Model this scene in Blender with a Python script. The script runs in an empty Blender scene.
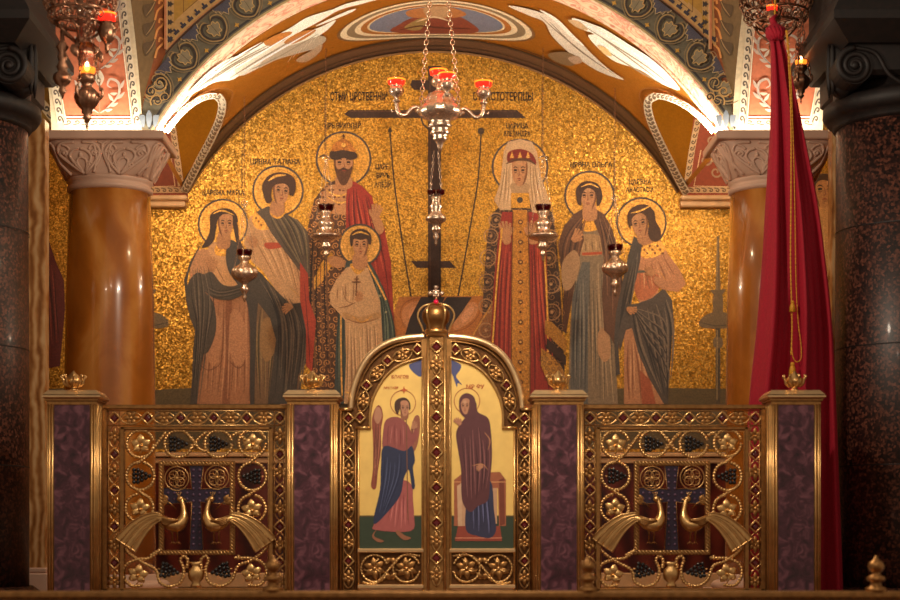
GATE=420
LED1,LED2,LED3=4.2,27,5
COVE=46
NAVE=[(-2.6,5.5,4.6,52),(2.6,5.5,4.6,52),(0.05,10.2,3.7,165),(0,3,6,95)]
SANC=[(-2.9,15.6,4.5,18),(2.9,15.6,4.5,24),(0,13.4,4.9,24)]
WORLDS=0.22
EXPO=0.45
import bpy, bmesh, math, random
from mathutils import Vector, Matrix
from mathutils.geometry import delaunay_2d_cdt
random.seed(7)
S=bpy.context.scene; COL=S.collection; PI=math.pi
# ---- a survey frame: (px,py) sightings of the photograph turned into metres at a distance D
F=1800.0; CX=437.0; HY=540.0; EZ=0.45
def P(px,py,D): return Vector(((px-CX)/F*D, D, EZ-(py-HY)/F*D))
def X_(px,D): return (px-CX)/F*D
def Z_(py,D): return EZ-(py-HY)/F*D
def lin(c):
    r=[]
    for v in c[:3]:
        v=v/255.0; r.append(v/12.92 if v<=0.04045 else ((v+0.055)/1.055)**2.4)
    return tuple(r)
# ---------------------------------------------------------------- materials
def newmat(name):
    m=bpy.data.materials.new(name); m.use_nodes=True; nt=m.node_tree
    b=nt.nodes['Principled BSDF']; return m,nt,b
def N(nt,t,**k):
    n=nt.nodes.new(t)
    for a,v in k.items(): setattr(n,a,v)
    return n
def coord(nt,scale=(1,1,1)):
    tc=N(nt,'ShaderNodeTexCoord'); mp=N(nt,'ShaderNodeMapping'); mp.inputs['Scale'].default_value=scale
    nt.links.new(tc.outputs['Object'],mp.inputs['Vector']); return mp.outputs['Vector']
def ramp(nt,fac,stops):
    r=N(nt,'ShaderNodeValToRGB'); e=r.color_ramp.elements
    while len(e)<len(stops): e.new(0.5)
    for i,(p,c) in enumerate(stops):
        e[i].position=p; e[i].color=(*c,1)
    nt.links.new(fac,r.inputs['Fac']); return r.outputs['Color']
def bump(nt,b,h,strength,dist=0.01):
    n=N(nt,'ShaderNodeBump'); n.inputs['Strength'].default_value=strength; n.inputs['Distance'].default_value=dist
    nt.links.new(h,n.inputs['Height']); nt.links.new(n.outputs['Normal'],b.inputs['Normal'])
def metal(name,c,rough=0.3,met=1.0,nscale=25,bs=0.15,var=0.25):
    m,nt,b=newmat(name); v=coord(nt); n=N(nt,'ShaderNodeTexNoise'); n.inputs['Scale'].default_value=nscale; n.inputs['Detail'].default_value=4
    nt.links.new(v,n.inputs['Vector']); c=lin(c)
    nt.links.new(ramp(nt,n.outputs['Fac'],[(0.3,tuple(x*(1-var) for x in c)),(0.7,tuple(min(1,x*(1+var)) for x in c))]),b.inputs['Base Color'])
    b.inputs['Metallic'].default_value=met; b.inputs['Roughness'].default_value=rough
    if bs: bump(nt,b,n.outputs['Fac'],bs,0.004)
    return m
def plain(name,c,rough=0.6,met=0.0,emit=None,es=0,nscale=12,var=0.12,spec=None):
    m,nt,b=newmat(name); v=coord(nt); n=N(nt,'ShaderNodeTexNoise'); n.inputs['Scale'].default_value=nscale; n.inputs['Detail'].default_value=5
    nt.links.new(v,n.inputs['Vector']); c=lin(c)
    nt.links.new(ramp(nt,n.outputs['Fac'],[(0.3,tuple(x*(1-var) for x in c)),(0.7,tuple(min(1,x*(1+var)) for x in c))]),b.inputs['Base Color'])
    b.inputs['Roughness'].default_value=rough; b.inputs['Metallic'].default_value=met
    if spec is not None: b.inputs['Specular IOR Level'].default_value=spec
    if emit: b.inputs['Emission Color'].default_value=(*lin(emit),1); b.inputs['Emission Strength'].default_value=es
    return m
def tesserae(name,gold,scale,tilt,rough,met,base=None,vcol=False,lo=0.55,hi=1.5,grout=0.45):
    """glass mosaic: every cell has its own tone and its own slight tilt"""
    m,nt,b=newmat(name); v=coord(nt)
    vo=N(nt,'ShaderNodeTexVoronoi'); vo.inputs['Scale'].default_value=scale; nt.links.new(v,vo.inputs['Vector'])
    sep=N(nt,'ShaderNodeSeparateColor'); nt.links.new(vo.outputs['Color'],sep.inputs[0])
    mr=N(nt,'ShaderNodeMapRange'); nt.links.new(sep.outputs[0],mr.inputs[0]); mr.inputs[3].default_value=lo; mr.inputs[4].default_value=hi
    # grout
    mr2=N(nt,'ShaderNodeMapRange'); nt.links.new(vo.outputs['Distance'],mr2.inputs[0]); mr2.inputs[1].default_value=0.35; mr2.inputs[2].default_value=0.75; mr2.inputs[3].default_value=1.0; mr2.inputs[4].default_value=grout
    mu=N(nt,'ShaderNodeMath',operation='MULTIPLY'); nt.links.new(mr.outputs[0],mu.inputs[0]); nt.links.new(mr2.outputs[0],mu.inputs[1])
    sc=N(nt,'ShaderNodeVectorMath',operation='SCALE'); nt.links.new(mu.outputs[0],sc.inputs['Scale'])
    if vcol:
        a=N(nt,'ShaderNodeVertexColor'); a.layer_name='Col'; nt.links.new(a.outputs[0],sc.inputs[0])
    else: sc.inputs[0].default_value=lin(base)
    nt.links.new(sc.outputs[0],b.inputs['Base Color'])
    g=N(nt,'ShaderNodeNewGeometry'); sb=N(nt,'ShaderNodeVectorMath',operation='SUBTRACT'); nt.links.new(vo.outputs['Color'],sb.inputs[0]); sb.inputs[1].default_value=(.5,.5,.5)
    s2=N(nt,'ShaderNodeVectorMath',operation='SCALE'); nt.links.new(sb.outputs[0],s2.inputs[0]); s2.inputs['Scale'].default_value=tilt
    ad=N(nt,'ShaderNodeVectorMath',operation='ADD'); nt.links.new(g.outputs['Normal'],ad.inputs[0]); nt.links.new(s2.outputs[0],ad.inputs[1])
    no=N(nt,'ShaderNodeVectorMath',operation='NORMALIZE'); nt.links.new(ad.outputs[0],no.inputs[0]); nt.links.new(no.outputs[0],b.inputs['Normal'])
    b.inputs['Roughness'].default_value=rough; b.inputs['Metallic'].default_value=met
    return m
def veined(name,c1,c2,c3,scale,dist,rough,stretch=(1,1,1),coat=0.5,wave=True,bands=3.0):
    m,nt,b=newmat(name); v=coord(nt,stretch)
    n=N(nt,'ShaderNodeTexNoise'); n.inputs['Scale'].default_value=scale; n.inputs['Detail'].default_value=6; n.inputs['Distortion'].default_value=dist; nt.links.new(v,n.inputs['Vector'])
    w=N(nt,'ShaderNodeTexWave'); w.inputs['Scale'].default_value=bands; w.inputs['Distortion'].default_value=9; w.inputs['Detail'].default_value=3; w.inputs['Detail Scale'].default_value=0.7; nt.links.new(v,w.inputs['Vector'])
    mx=N(nt,'ShaderNodeMix',data_type='FLOAT'); mx.inputs[0].default_value=0.4 if wave else 0.0
    nt.links.new(n.outputs['Fac'],mx.inputs[2]); nt.links.new(w.outputs['Fac'],mx.inputs[3])
    nt.links.new(ramp(nt,mx.outputs[0],[(0.25,lin(c1)),(0.5,lin(c2)),(0.75,lin(c3))]),b.inputs['Base Color'])
    b.inputs['Roughness'].default_value=rough; b.inputs['Coat Weight'].default_value=coat; b.inputs['Coat Roughness'].default_value=0.05
    return m
def granite(name,c1,c2,c3,scale,rough,coat=0.6):
    m,nt,b=newmat(name); v=coord(nt)
    vo=N(nt,'ShaderNodeTexVoronoi'); vo.inputs['Scale'].default_value=scale; nt.links.new(v,vo.inputs['Vector'])
    n=N(nt,'ShaderNodeTexNoise'); n.inputs['Scale'].default_value=scale*0.7; n.inputs['Detail'].default_value=5; nt.links.new(v,n.inputs['Vector'])
    sep=N(nt,'ShaderNodeSeparateColor'); nt.links.new(vo.outputs['Color'],sep.inputs[0])
    mx=N(nt,'ShaderNodeMix',data_type='FLOAT'); mx.inputs[0].default_value=0.5; nt.links.new(sep.outputs[0],mx.inputs[2]); nt.links.new(n.outputs['Fac'],mx.inputs[3])
    nt.links.new(ramp(nt,mx.outputs[0],[(0.25,lin(c1)),(0.5,lin(c2)),(0.8,lin(c3))]),b.inputs['Base Color'])
    b.inputs['Roughness'].default_value=rough; b.inputs['Coat Weight'].default_value=coat; b.inputs['Coat Roughness'].default_value=0.08
    return m
M={}
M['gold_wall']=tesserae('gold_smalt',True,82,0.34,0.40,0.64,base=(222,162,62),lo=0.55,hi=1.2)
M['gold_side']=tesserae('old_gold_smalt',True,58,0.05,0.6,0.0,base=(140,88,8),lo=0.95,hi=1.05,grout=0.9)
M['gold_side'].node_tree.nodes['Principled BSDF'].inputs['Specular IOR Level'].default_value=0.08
M['gold_vault']=tesserae('vault_gold_smalt',True,58,0.08,0.42,0.45,base=(180,112,32),lo=0.94,hi=1.06,grout=0.85)
M['mos']=tesserae('coloured_smalt',False,95,0.08,0.6,0.0,vcol=True,lo=0.9,hi=1.14,grout=0.72)
M['mosg']=tesserae('gold_leaf_smalt',False,85,0.22,0.45,0.4,vcol=True,lo=0.75,hi=1.25,grout=0.6)
def vpaint(name,rough,met=0.0,var=0.1):
    m,nt,b=newmat(name); a=N(nt,'ShaderNodeVertexColor'); a.layer_name='Col'; v=coord(nt)
    n=N(nt,'ShaderNodeTexNoise'); n.inputs['Scale'].default_value=30; n.inputs['Detail'].default_value=4; nt.links.new(v,n.inputs['Vector'])
    mr=N(nt,'ShaderNodeMapRange'); nt.links.new(n.outputs['Fac'],mr.inputs[0]); mr.inputs[1].default_value=.3; mr.inputs[2].default_value=.7; mr.inputs[3].default_value=1-var; mr.inputs[4].default_value=1+var
    sc=N(nt,'ShaderNodeVectorMath',operation='SCALE'); nt.links.new(a.outputs[0],sc.inputs[0]); nt.links.new(mr.outputs[0],sc.inputs['Scale'])
    nt.links.new(sc.outputs[0],b.inputs['Base Color']); b.inputs['Roughness'].default_value=rough; b.inputs['Metallic'].default_value=met
    return m
M['fresco']=vpaint('painted_plaster',0.7,0,0.12)
M['iconp']=vpaint('tempera',0.45,0,0.07)
M['icong']=metal('gilded_icon_ground',(250,210,122),0.42,0.22,9,0.05,0.08)
M['rim']=metal('lit_gold_rim',(246,208,156),0.30,0.92,14,0.10,0.12)  # brass paled so its base colour carries the bright light on it
M['brass']=metal('gilded_brass',(168,124,74),0.36,0.95,30,0.12,0.25)
M['brass_hi']=metal('polished_brass',(222,180,118),0.29,0.95,20,0.08,0.14)
M['brass_dark']=metal('aged_brass',(104,70,42),0.42,0.9,40,0.2,0.3)
M['silver']=metal('silvered_bronze',(222,196,172),0.26,0.85,55,0.45,0.22)
M['bronze']=metal('chased_bronze',(146,108,84),0.32,0.9,45,0.3,0.35)
M['garnet']=plain('garnet_stone',(92,16,22),0.2,0,spec=0.7)
M['ruby']=plain('ruby_stone',(230,30,80),0.1,0,emit=(230,20,70),es=0.0)
M['grape']=plain('black_grape_stone',(16,16,20),0.22,spec=0.7)
M['purple']=veined('purple_charoite',(34,14,22),(76,36,50),(132,82,94),12,1.6,0.35,(1,1,1),0.3,False)
M['enamel']=plain('violet_enamel',(46,34,58),0.4)
M['enamel_lt']=plain('lilac_enamel',(96,70,96),0.4)
M['onyx']=veined('honey_onyx',(156,90,30),(180,108,38),(204,138,66),2.2,2.6,0.22,(1,1,0.8),0.5,True,1.0)
M['onyx_pil']=veined('striped_onyx',(150,96,52),(204,146,88),(232,190,136),3.0,2.0,0.25,(1.5,1,1.0),0.4,True,3.2)
M['marble']=plain('carved_rose_marble',(212,174,150),0.5,nscale=5,var=0.08)
M['granite']=granite('brown_granite',(10,4,3),(44,20,14),(112,66,50),60,0.45,0.05)
M['granite_cap']=granite('dark_brown_stone',(11,6,5),(17,9,7),(28,16,12),30,0.6,0.0)
M['seam']=plain('stone_seam',(20,10,8),0.6)
M['dado']=veined('dark_red_marble',(44,10,8),(78,22,14),(104,40,26),3,1.5,0.3,(1,1,1),0.3,True,1.2)
M['floor_m']=veined('polished_floor_marble',(70,40,24),(110,66,38),(150,100,64),2,1.5,0.25,(1,1,1),0.3,True,1.5)
M['ledge']=plain('cream_cornice_stone',(206,160,112),0.5)
M['velvet']=plain('crimson_velvet',(158,0,34),0.8,nscale=60,var=0.15)
b=M['velvet'].node_tree.nodes['Principled BSDF']; b.inputs['Sheen Weight'].default_value=0.12; b.inputs['Sheen Tint'].default_value=(1,.15,.25,1); b.inputs['Sheen Roughness'].default_value=0.4
M['cord']=plain('gold_silk_cord',(206,146,30),0.6,nscale=90,var=0.3)
M['darkcord']=plain('braided_dark_wire',(70,45,20),0.6)  # even dark brown cord colour
def glass(name,c,es,ec):
    m,nt,b=newmat(name); v=coord(nt); n=N(nt,'ShaderNodeTexNoise'); n.inputs['Scale'].default_value=20; nt.links.new(v,n.inputs['Vector'])
    c=lin(c); nt.links.new(ramp(nt,n.outputs['Fac'],[(0.3,c),(0.7,tuple(min(1,x*1.15) for x in c))]),b.inputs['Base Color'])
    b.inputs['Roughness'].default_value=0.08; b.inputs['Transmission Weight'].default_value=0.35
    if es: b.inputs['Emission Color'].default_value=(*lin(ec),1); b.inputs['Emission Strength'].default_value=es
    return m
M['glass_red']=glass('lit_red_glass',(235,20,20),1.1,(255,34,24))
M['glass_rim']=glass('lit_orange_glass_rim',(255,120,40),1.5,(255,120,30))
M['glass_dark']=glass('dark_ruby_glass',(58,2,10),0,(0,0,0))
M['glass_clear']=glass('pink_clear_glass',(235,190,170),0.25,(255,190,150))
M['flame']=plain('flame',(255,220,160),0.5,emit=(255,205,140),es=14)
def arch_stone():
    m,nt,b=newmat('rosy_scroll_plaster'); v=coord(nt)
    n=N(nt,'ShaderNodeTexNoise'); n.inputs['Scale'].default_value=5.5; n.inputs['Detail'].default_value=3; n.inputs['Distortion'].default_value=2.2; nt.links.new(v,n.inputs['Vector'])
    nt.links.new(ramp(nt,n.outputs['Fac'],[(0.40,lin((228,206,176))),(0.47,lin((228,196,160))),(0.53,lin((212,132,110))),(0.62,lin((224,196,164)))]),b.inputs['Base Color'])
    b.inputs['Roughness'].default_value=0.6; return m
M['intrados']=arch_stone()
# ---------------------------------------------------------------- objects
def link(o,parent=None):
    COL.objects.link(o)
    if parent is not None: o.parent=parent; 
    return o
def tag(o,label=None,cat=None,group=None,kind=None):
    if label: o['label']=label
    if cat: o['category']=cat
    if group: o['group']=group
    if kind: o['kind']=kind
    return o
def empty(name,loc,label=None,cat=None,group=None):
    o=bpy.data.objects.new(name,None); o.empty_display_size=0.05; o.location=loc; COL.objects.link(o); return tag(o,label,cat,group)
WORLD={}
def wloc(o):
    v=Vector((0,0,0))
    while o is not None: v=v+o.location; o=o.parent
    return v
class MB:
    """collects shapes into one mesh; coordinates are world metres"""
    def __init__(s): s.v=[]; s.f=[]; s.m=[]; s.c=[]; s.sm=[]; s.mats=[]
    def mi(s,mat):
        mm=M[mat]
        if mm not in s.mats: s.mats.append(mm)
        return s.mats.index(mm)
    def add(s,vs,fs,mat,col=None,smooth=False):
        b=len(s.v); s.v+= [tuple(v) for v in vs]; k=s.mi(mat)
        for f in fs: s.f.append(tuple(b+i for i in f)); s.m.append(k); s.c.append(col); s.sm.append(smooth)
    def box(s,x0,x1,y0,y1,z0,z1,mat,bev=0.0):
        if bev:
            o=bev; 
            ring=lambda z,d:[(x0+d,y0+d,z),(x1-d,y0+d,z),(x1-d,y1-d,z),(x0+d,y1-d,z)]
            vs=ring(z0,o)+ring(z0+o,0)+ring(z1-o,0)+ring(z1,o); fs=[(3,2,1,0),(12,13,14,15)]
            for k in range(3):
                for i in range(4): fs.append((k*4+i,k*4+(i+1)%4,k*4+4+(i+1)%4,k*4+4+i))
            s.add(vs,fs,mat); return
        vs=[(x0,y0,z0),(x1,y0,z0),(x1,y1,z0),(x0,y1,z0),(x0,y0,z1),(x1,y0,z1),(x1,y1,z1),(x0,y1,z1)]
        s.add(vs,[(3,2,1,0),(4,5,6,7),(0,1,5,4),(1,2,6,5),(2,3,7,6),(3,0,4,7)],mat)
    def lathe(s,c,prof,mat,n=24,ribs=0,ribamp=0.0,sx=1,sy=1,phase=0.0,smooth=True,cap=True):
        vs=[];fs=[]
        for (r,z) in prof:
            for i in range(n):
                a=2*PI*i/n+phase; rr=r*(1+(ribamp*math.cos(ribs*a) if ribs else 0)); vs.append((c[0]+rr*sx*math.cos(a),c[1]+rr*sy*math.sin(a),c[2]+z))
        for k in range(len(prof)-1):
            up = prof[k+1][1]>=prof[k][1]
            for i in range(n):
                q=(k*n+i,k*n+(i+1)%n,(k+1)*n+(i+1)%n,(k+1)*n+i); fs.append(q)
        if cap:
            fs.append(tuple(range(n))[::-1]); fs.append(tuple((len(prof)-1)*n+i for i in range(n)))
        s.add(vs,fs,mat,smooth=smooth)
    def tube(s,pts,r,mat,n=6,closed=False,smooth=True,flat=1.0,nref=Vector((0,1,0)),bead=None):
        pts=[Vector(p) for p in pts]; L=len(pts)
        if L<2: return
        if bead:
            o=[]
            for i in range(L-1):
                m=max(1,int((pts[i+1]-pts[i]).length/(bead/4.0)+.5))
                for j in range(m): o.append(pts[i].lerp(pts[i+1],j/m))
            o.append(pts[-1]); pts=o; L=len(pts)
        rr=r if isinstance(r,(list,tuple)) else [r]*L
        vs=[];fs=[]; acc=0
        for i,p in enumerate(pts):
            a=pts[(i-1)%L] if (closed or i>0) else p; b=pts[(i+1)%L] if (closed or i<L-1) else p
            t=(b-a); t=t.normalized() if t.length>1e-9 else Vector((0,0,1))
            u=nref-t*nref.dot(t)
            if u.length<1e-3: u=Vector((1,0,0))-t*t.x
            u.normalize(); w=t.cross(u)
            q=rr[i]
            if i>0: acc+=(p-pts[i-1]).length
            if bead: q=q*(0.55+0.6*abs(math.sin(PI*acc/bead)))
            for k in range(n):
                an=2*PI*k/n; vs.append(p+u*(math.cos(an)*q*flat)+w*(math.sin(an)*q))
        m=L if closed else L-1
        for i in range(m):
            j=(i+1)%L
            for k in range(n): fs.append((i*n+k,i*n+(k+1)%n,j*n+(k+1)%n,j*n+k))
        if not closed: fs.append(tuple(range(n))[::-1]); fs.append(tuple((L-1)*n+k for k in range(n)))
        s.add(vs,fs,mat,smooth=smooth)
    def ball(s,c,r,mat,sx=1,sy=1,sz=1,n=10,m=6,rot=None):
        vs=[];fs=[]
        for j in range(m+1):
            ph=PI*j/m
            for i in range(n):
                a=2*PI*i/n; v=Vector((r*sx*math.sin(ph)*math.cos(a),r*sy*math.sin(ph)*math.sin(a),r*sz*math.cos(ph)))
                if rot: v=rot@v
                vs.append(Vector(c)+v)
        for j in range(m):
            for i in range(n): fs.append((j*n+i,(j+1)*n+i,(j+1)*n+(i+1)%n,j*n+(i+1)%n))
        s.add(vs,fs,mat,smooth=True)
    def prism(s,poly,y0,y1,mat,smooth=False):
        """poly of (x,z), clockwise or not, extruded in Y (y0 front)"""
        n=len(poly); vs=[(x,y0,z) for x,z in poly]+[(x,y1,z) for x,z in poly]
        A=sum(poly[i][0]*poly[(i+1)%n][1]-poly[(i+1)%n][0]*poly[i][1] for i in range(n))
        fr=tuple(range(n)) if A>0 else tuple(range(n))[::-1]
        fs=[fr,tuple(n+i for i in fr[::-1])]
        for i in range(n):
            j=(i+1)%n; fs.append((i,j,n+j,n+i) if A<0 else (j,i,n+i,n+j))
        s.add(vs,fs,mat,smooth=smooth)
    def build(s,name,parent=None,recenter=False):
        me=bpy.data.meshes.new(name)
        off=wloc(parent) if parent is not None else Vector((0,0,0))
        loc=Vector((0,0,0))
        if recenter and s.v:
            zs=min(v[2] for v in s.v); loc=Vector(((min(v[0] for v in s.v)+max(v[0] for v in s.v))/2,(min(v[1] for v in s.v)+max(v[1] for v in s.v))/2,zs))
        off=off+loc
        me.from_pydata([(v[0]-off[0],v[1]-off[1],v[2]-off[2]) for v in s.v],[],s.f)
        for m in s.mats: me.materials.append(m)
        me.polygons.foreach_set('material_index',s.m); me.polygons.foreach_set('use_smooth',s.sm)
        if any(c is not None for c in s.c):
            ca=me.color_attributes.new('Col','FLOAT_COLOR','CORNER'); d=[]
            for p,c in zip(me.polygons,s.c):
                c=c or (1,1,1); d+= [c[0],c[1],c[2],1.0]*p.loop_total
            ca.data.foreach_set('color',d)
        me.update(); me.validate()
        o=bpy.data.objects.new(name,me); o.location=loc; return link(o,parent)
def smooth(pts,k=6,closed=False):
    pts=[tuple(p) for p in pts]; n=len(pts); out=[]
    if n<3: return pts
    rng=range(n) if closed else range(n-1)
    for i in rng:
        if closed: p0,p1,p2,p3=pts[(i-1)%n],pts[i],pts[(i+1)%n],pts[(i+2)%n]
        else: p0,p1,p2,p3=pts[max(i-1,0)],pts[i],pts[i+1],pts[min(i+2,n-1)]
        for j in range(k):
            t=j/k; t2=t*t; t3=t2*t
            out.append(tuple(0.5*((2*p1[d])+(-p0[d]+p2[d])*t+(2*p0[d]-5*p1[d]+4*p2[d]-p3[d])*t2+(-p0[d]+3*p1[d]-3*p2[d]+p3[d])*t3) for d in range(len(p1))))
    if not closed: out.append(pts[-1])
    return out
def nums(s):
    a=[float(t) for t in s.replace(',',' ').split()]; return [(a[i],a[i+1]) for i in range(0,len(a)-1,2)]
def inpoly(p,poly):
    c=False; n=len(poly); j=n-1
    for i in range(n):
        if (poly[i][1]>p[1])!=(poly[j][1]>p[1]) and p[0]<(poly[j][0]-poly[i][0])*(p[1]-poly[i][1])/(poly[j][1]-poly[i][1]+1e-12)+poly[i][0]: c=not c
        j=i
    return c
# ------------------------------------------------ painting on real surfaces
DW=17.06; RV=2.69; ZC=2.40
def s_wall(px,py): return DW
def s_front(px,py): return 14.5
def cxv(D): return 0.04-0.03125*(D-14.5)
def s_vault(px,py):
    a=(px-CX)/F+0.03125; b=(HY-py)/F; c0=0.04+0.03125*14.5; z0=ZC-EZ
    A=a*a+b*b; B=-2*(a*c0+b*z0); Cc=c0*c0+z0*z0-RV*RV
    return (-B+math.sqrt(max(0,B*B-4*A*Cc)))/(2*A)
def pierD(z): return 14.5-0.55*(max(0.0,z-3.75)/0.9)**1.6
def s_pier(px,py):
    D=14.4
    for _ in range(30): D=0.5*D+0.5*pierD(Z_(py,D))
    return D
def curved(surf): return surf is not s_wall and surf is not s_front and not getattr(surf,'flat',False)
def flatD(D):
    f=lambda px,py:D
    f.flat=True; return f
class Paint:
    """flat inlay painting; pts in sighting units on surface surf; each fill lies a hair above the previous"""
    def __init__(s,surf,mat='mos',gmat='mosg',l0=1,dl=0.0003,k=(1,1,1)): s.mb=MB(); s.surf=surf; s.mat=mat; s.gmat=gmat; s.l=l0; s.dl=dl; s.k=k
    def proj(s,px,py,l=None):
        D=s.surf(px,py)-(s.l if l is None else l)*s.dl; return P(px,py,D)
    def col(s,c): 
        q=lin(c); return tuple(min(1.0,q[i]*s.k[i]) for i in range(3))
    def _emit(s,poly,c,gold):
        m=s.gmat if gold else s.mat
        if not curved(s.surf):
            A=sum(poly[i][0]*poly[(i+1)%len(poly)][1]-poly[(i+1)%len(poly)][0]*poly[i][1] for i in range(len(poly)))
            if A>0: poly=poly[::-1]
            s.mb.add([s.proj(*p) for p in poly],[tuple(range(len(poly)))],m,s.col(c)); return
        st=9.0; xs=[p[0] for p in poly]; ys=[p[1] for p in poly]; pts=[Vector(p) for p in poly]; n=len(pts)
        x=min(xs)+st/2
        while x<max(xs):
            y=min(ys)+st/2
            while y<max(ys):
                if inpoly((x,y),poly): pts.append(Vector((x,y)))
                y+=st
            x+=st
        r=delaunay_2d_cdt(pts,[(i,(i+1)%n) for i in range(n)],[],1,1e-4)
        vs=[s.proj(v[0],v[1]) for v in r[0]]; fs=[]
        for f in r[2]:
            a,b,cc=[r[0][i] for i in f[:3]]
            fs.append(tuple(f) if (b-a).cross(cc-a)<0 else tuple(f)[::-1])
        s.mb.add(vs,fs,m,s.col(c))
    def fill(s,c,pts,sm=True,gold=False):
        if isinstance(pts,str): pts=nums(pts)
        s.l+=1
        poly=smooth(pts,4,True) if sm else pts
        s._emit(poly,c,gold)
    def stroke(s,c,w,pts,taper=True,gold=False,up=True,sm=True,closed=False):
        if isinstance(pts,str): pts=nums(pts)
        if up: s.l+=0.3
        p=smooth(pts,4,closed) if sm else pts
        n=len(p); L=[];R=[]
        for i in range(n):
            a=p[(i-1)%n] if closed else p[max(i-1,0)]; b=p[(i+1)%n] if closed else p[min(i+1,n-1)]
            dx,dy=b[0]-a[0],b[1]-a[1]; q=math.hypot(dx,dy) or 1; t=i/(n-1) if n>1 else 0
            ww=w*0.5*((0.25+0.75*math.sin(PI*min(1,max(0,t)))) if taper and not closed else 1)
            L.append((p[i][0]-dy/q*ww,p[i][1]+dx/q*ww)); R.append((p[i][0]+dy/q*ww,p[i][1]-dx/q*ww))
        s.sc=(getattr(s,'sc',0)+1)%12; vs=[s.proj(v[0],v[1],s.l+0.35+0.045*s.sc) for v in L+R]; m=s.gmat if gold else s.mat; fs=[]
        for i in range(n if closed else n-1):
            j=(i+1)%n; fs.append((i,j,n+j,n+i)[::-1])
        s.mb.add(vs,fs,m,s.col(c))
    def ring(s,c,w,cx,cy,r,gold=False,ry=None): 
        s.stroke(c,w,[(cx+r*math.cos(2*PI*i/28),cy+(ry or r)*math.sin(2*PI*i/28)) for i in range(28)],closed=True,sm=False,gold=gold)
    def disc(s,c,cx,cy,r,ry=None,gold=False,n=24): 
        s.fill(c,[(cx+r*math.cos(2*PI*i/n),cy+(ry or r)*math.sin(2*PI*i/n)) for i in range(n)],False,gold)
    def drape(s,dark,light,L,R,n,w=1.2,amp=0.8,seed=1):
        L=smooth(nums(L) if isinstance(L,str) else L,6); R=smooth(nums(R) if isinstance(R,str) else R,6); m=10; rnd=random.Random(seed)
        def at(pl,t):
            f=t*(len(pl)-1); i=min(int(f),len(pl)-2); u=f-i; return (pl[i][0]*(1-u)+pl[i+1][0]*u,pl[i][1]*(1-u)+pl[i+1][1]*u)
        for k in range(n):
            u=(k+0.5+rnd.uniform(-.25,.25))/n; t0=rnd.uniform(0,.25); t1=rnd.uniform(.75,1); ph=rnd.uniform(0,6)
            pts=[]
            for i in range(m):
                t=t0+(t1-t0)*i/(m-1); a=at(L,t); b=at(R,t); e=amp*math.sin(ph+t*5)
                pts.append((a[0]*(1-u)+b[0]*u+e,a[1]*(1-u)+b[1]*u))
            s.stroke(dark if k%2==0 else light,w*rnd.uniform(.7,1.5),pts,sm=False,up=False)
        s.l+=0.5
    def spiral(s,c,w,x,y,r,turns=1.3,a0=0,d=1,gold=False):
        n=int(10*turns)+2
        s.stroke(c,w,[(x+r*(1-0.8*i/(n-1))*math.cos(a0+d*2*PI*turns*i/(n-1)),y+r*(1-0.8*i/(n-1))*math.sin(a0+d*2*PI*turns*i/(n-1))) for i in range(n)],up=False,sm=False,taper=False,gold=gold)
    def curls(s,c,poly,sp,w=0.7,seed=3,gold=False):
        if isinstance(poly,str): poly=nums(poly)
        rnd=random.Random(seed); s.l+=0.5
        xs=[p[0] for p in poly]; ys=[p[1] for p in poly]; y=min(ys); row=0
        while y<max(ys):
            x=min(xs)+(sp/2 if row%2 else 0)
            while x<max(xs):
                if inpoly((x,y),poly): s.spiral(c,w,x,y,sp*0.42,1.3,rnd.uniform(0,6),1 if (row%2) else -1,gold)
                x+=sp
            y+=sp*0.86; row+=1
    def build(s,name,parent):
        L=getattr(s,'hands',[])
        if name.startswith('head_and'):
            o=s.first.build('head',parent) if L else s.mb.build('head',parent)
            for h in L: h.build('hand',parent)
            return o
        if L:
            b=s.first
            for h in L:
                k=len(b.v); b.v+=h.v
                for f,mi,c,sm in zip(h.f,h.m,h.c,h.sm):
                    b.f.append(tuple(k+i for i in f)); b.m.append(b.mats.index(h.mats[mi]) if h.mats[mi] in b.mats else 0); b.c.append(c); b.sm.append(sm)
            return b.build(name,parent)
        return s.mb.build(name,parent)
def band_scroll(p,path,w,bg,fg,step,edge=None,flip=1):
    """cream band with a running-dog scroll"""
    pts=smooth(path,8) if len(path)>2 else path
    p.l+=1; p.stroke(bg,w,pts,taper=False,sm=False)
    if edge:
        p.l+=0.3
    d=[0]
    for i in range(1,len(pts)): d.append(d[-1]+math.hypot(pts[i][0]-pts[i-1][0],pts[i][1]-pts[i-1][1]))
    T=d[-1]; n=max(1,int(T/step)); p.l+=1.0
    def at(t):
        t=min(max(t,0),T)
        for i in range(1,len(d)):
            if d[i]>=t:
                u=(t-d[i-1])/((d[i]-d[i-1]) or 1); x=pts[i-1][0]*(1-u)+pts[i][0]*u; y=pts[i-1][1]*(1-u)+pts[i][1]*u
                q=d[i]-d[i-1] or 1; return x,y,(pts[i][0]-pts[i-1][0])/q,(pts[i][1]-pts[i-1][1])/q
        return pts[-1][0],pts[-1][1],1,0
    for k in range(n):
        t=(k+0.5)*T/n; x,y,tx,ty=at(t); nx,ny=-ty*flip,tx*flip; h=w*0.5; st=T/n
        loc=[(-.5,.62),(-.15,.55),(.2,.2),(.22,-.3),(0,-.5),(-.2,-.25),(-.05,.02)]
        p.stroke(fg,max(0.8,w*0.19),[(x+a*st*tx+b*h*nx,y+a*st*ty+b*h*ny) for a,b in loc],taper=False,up=False,sm=True)
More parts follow.
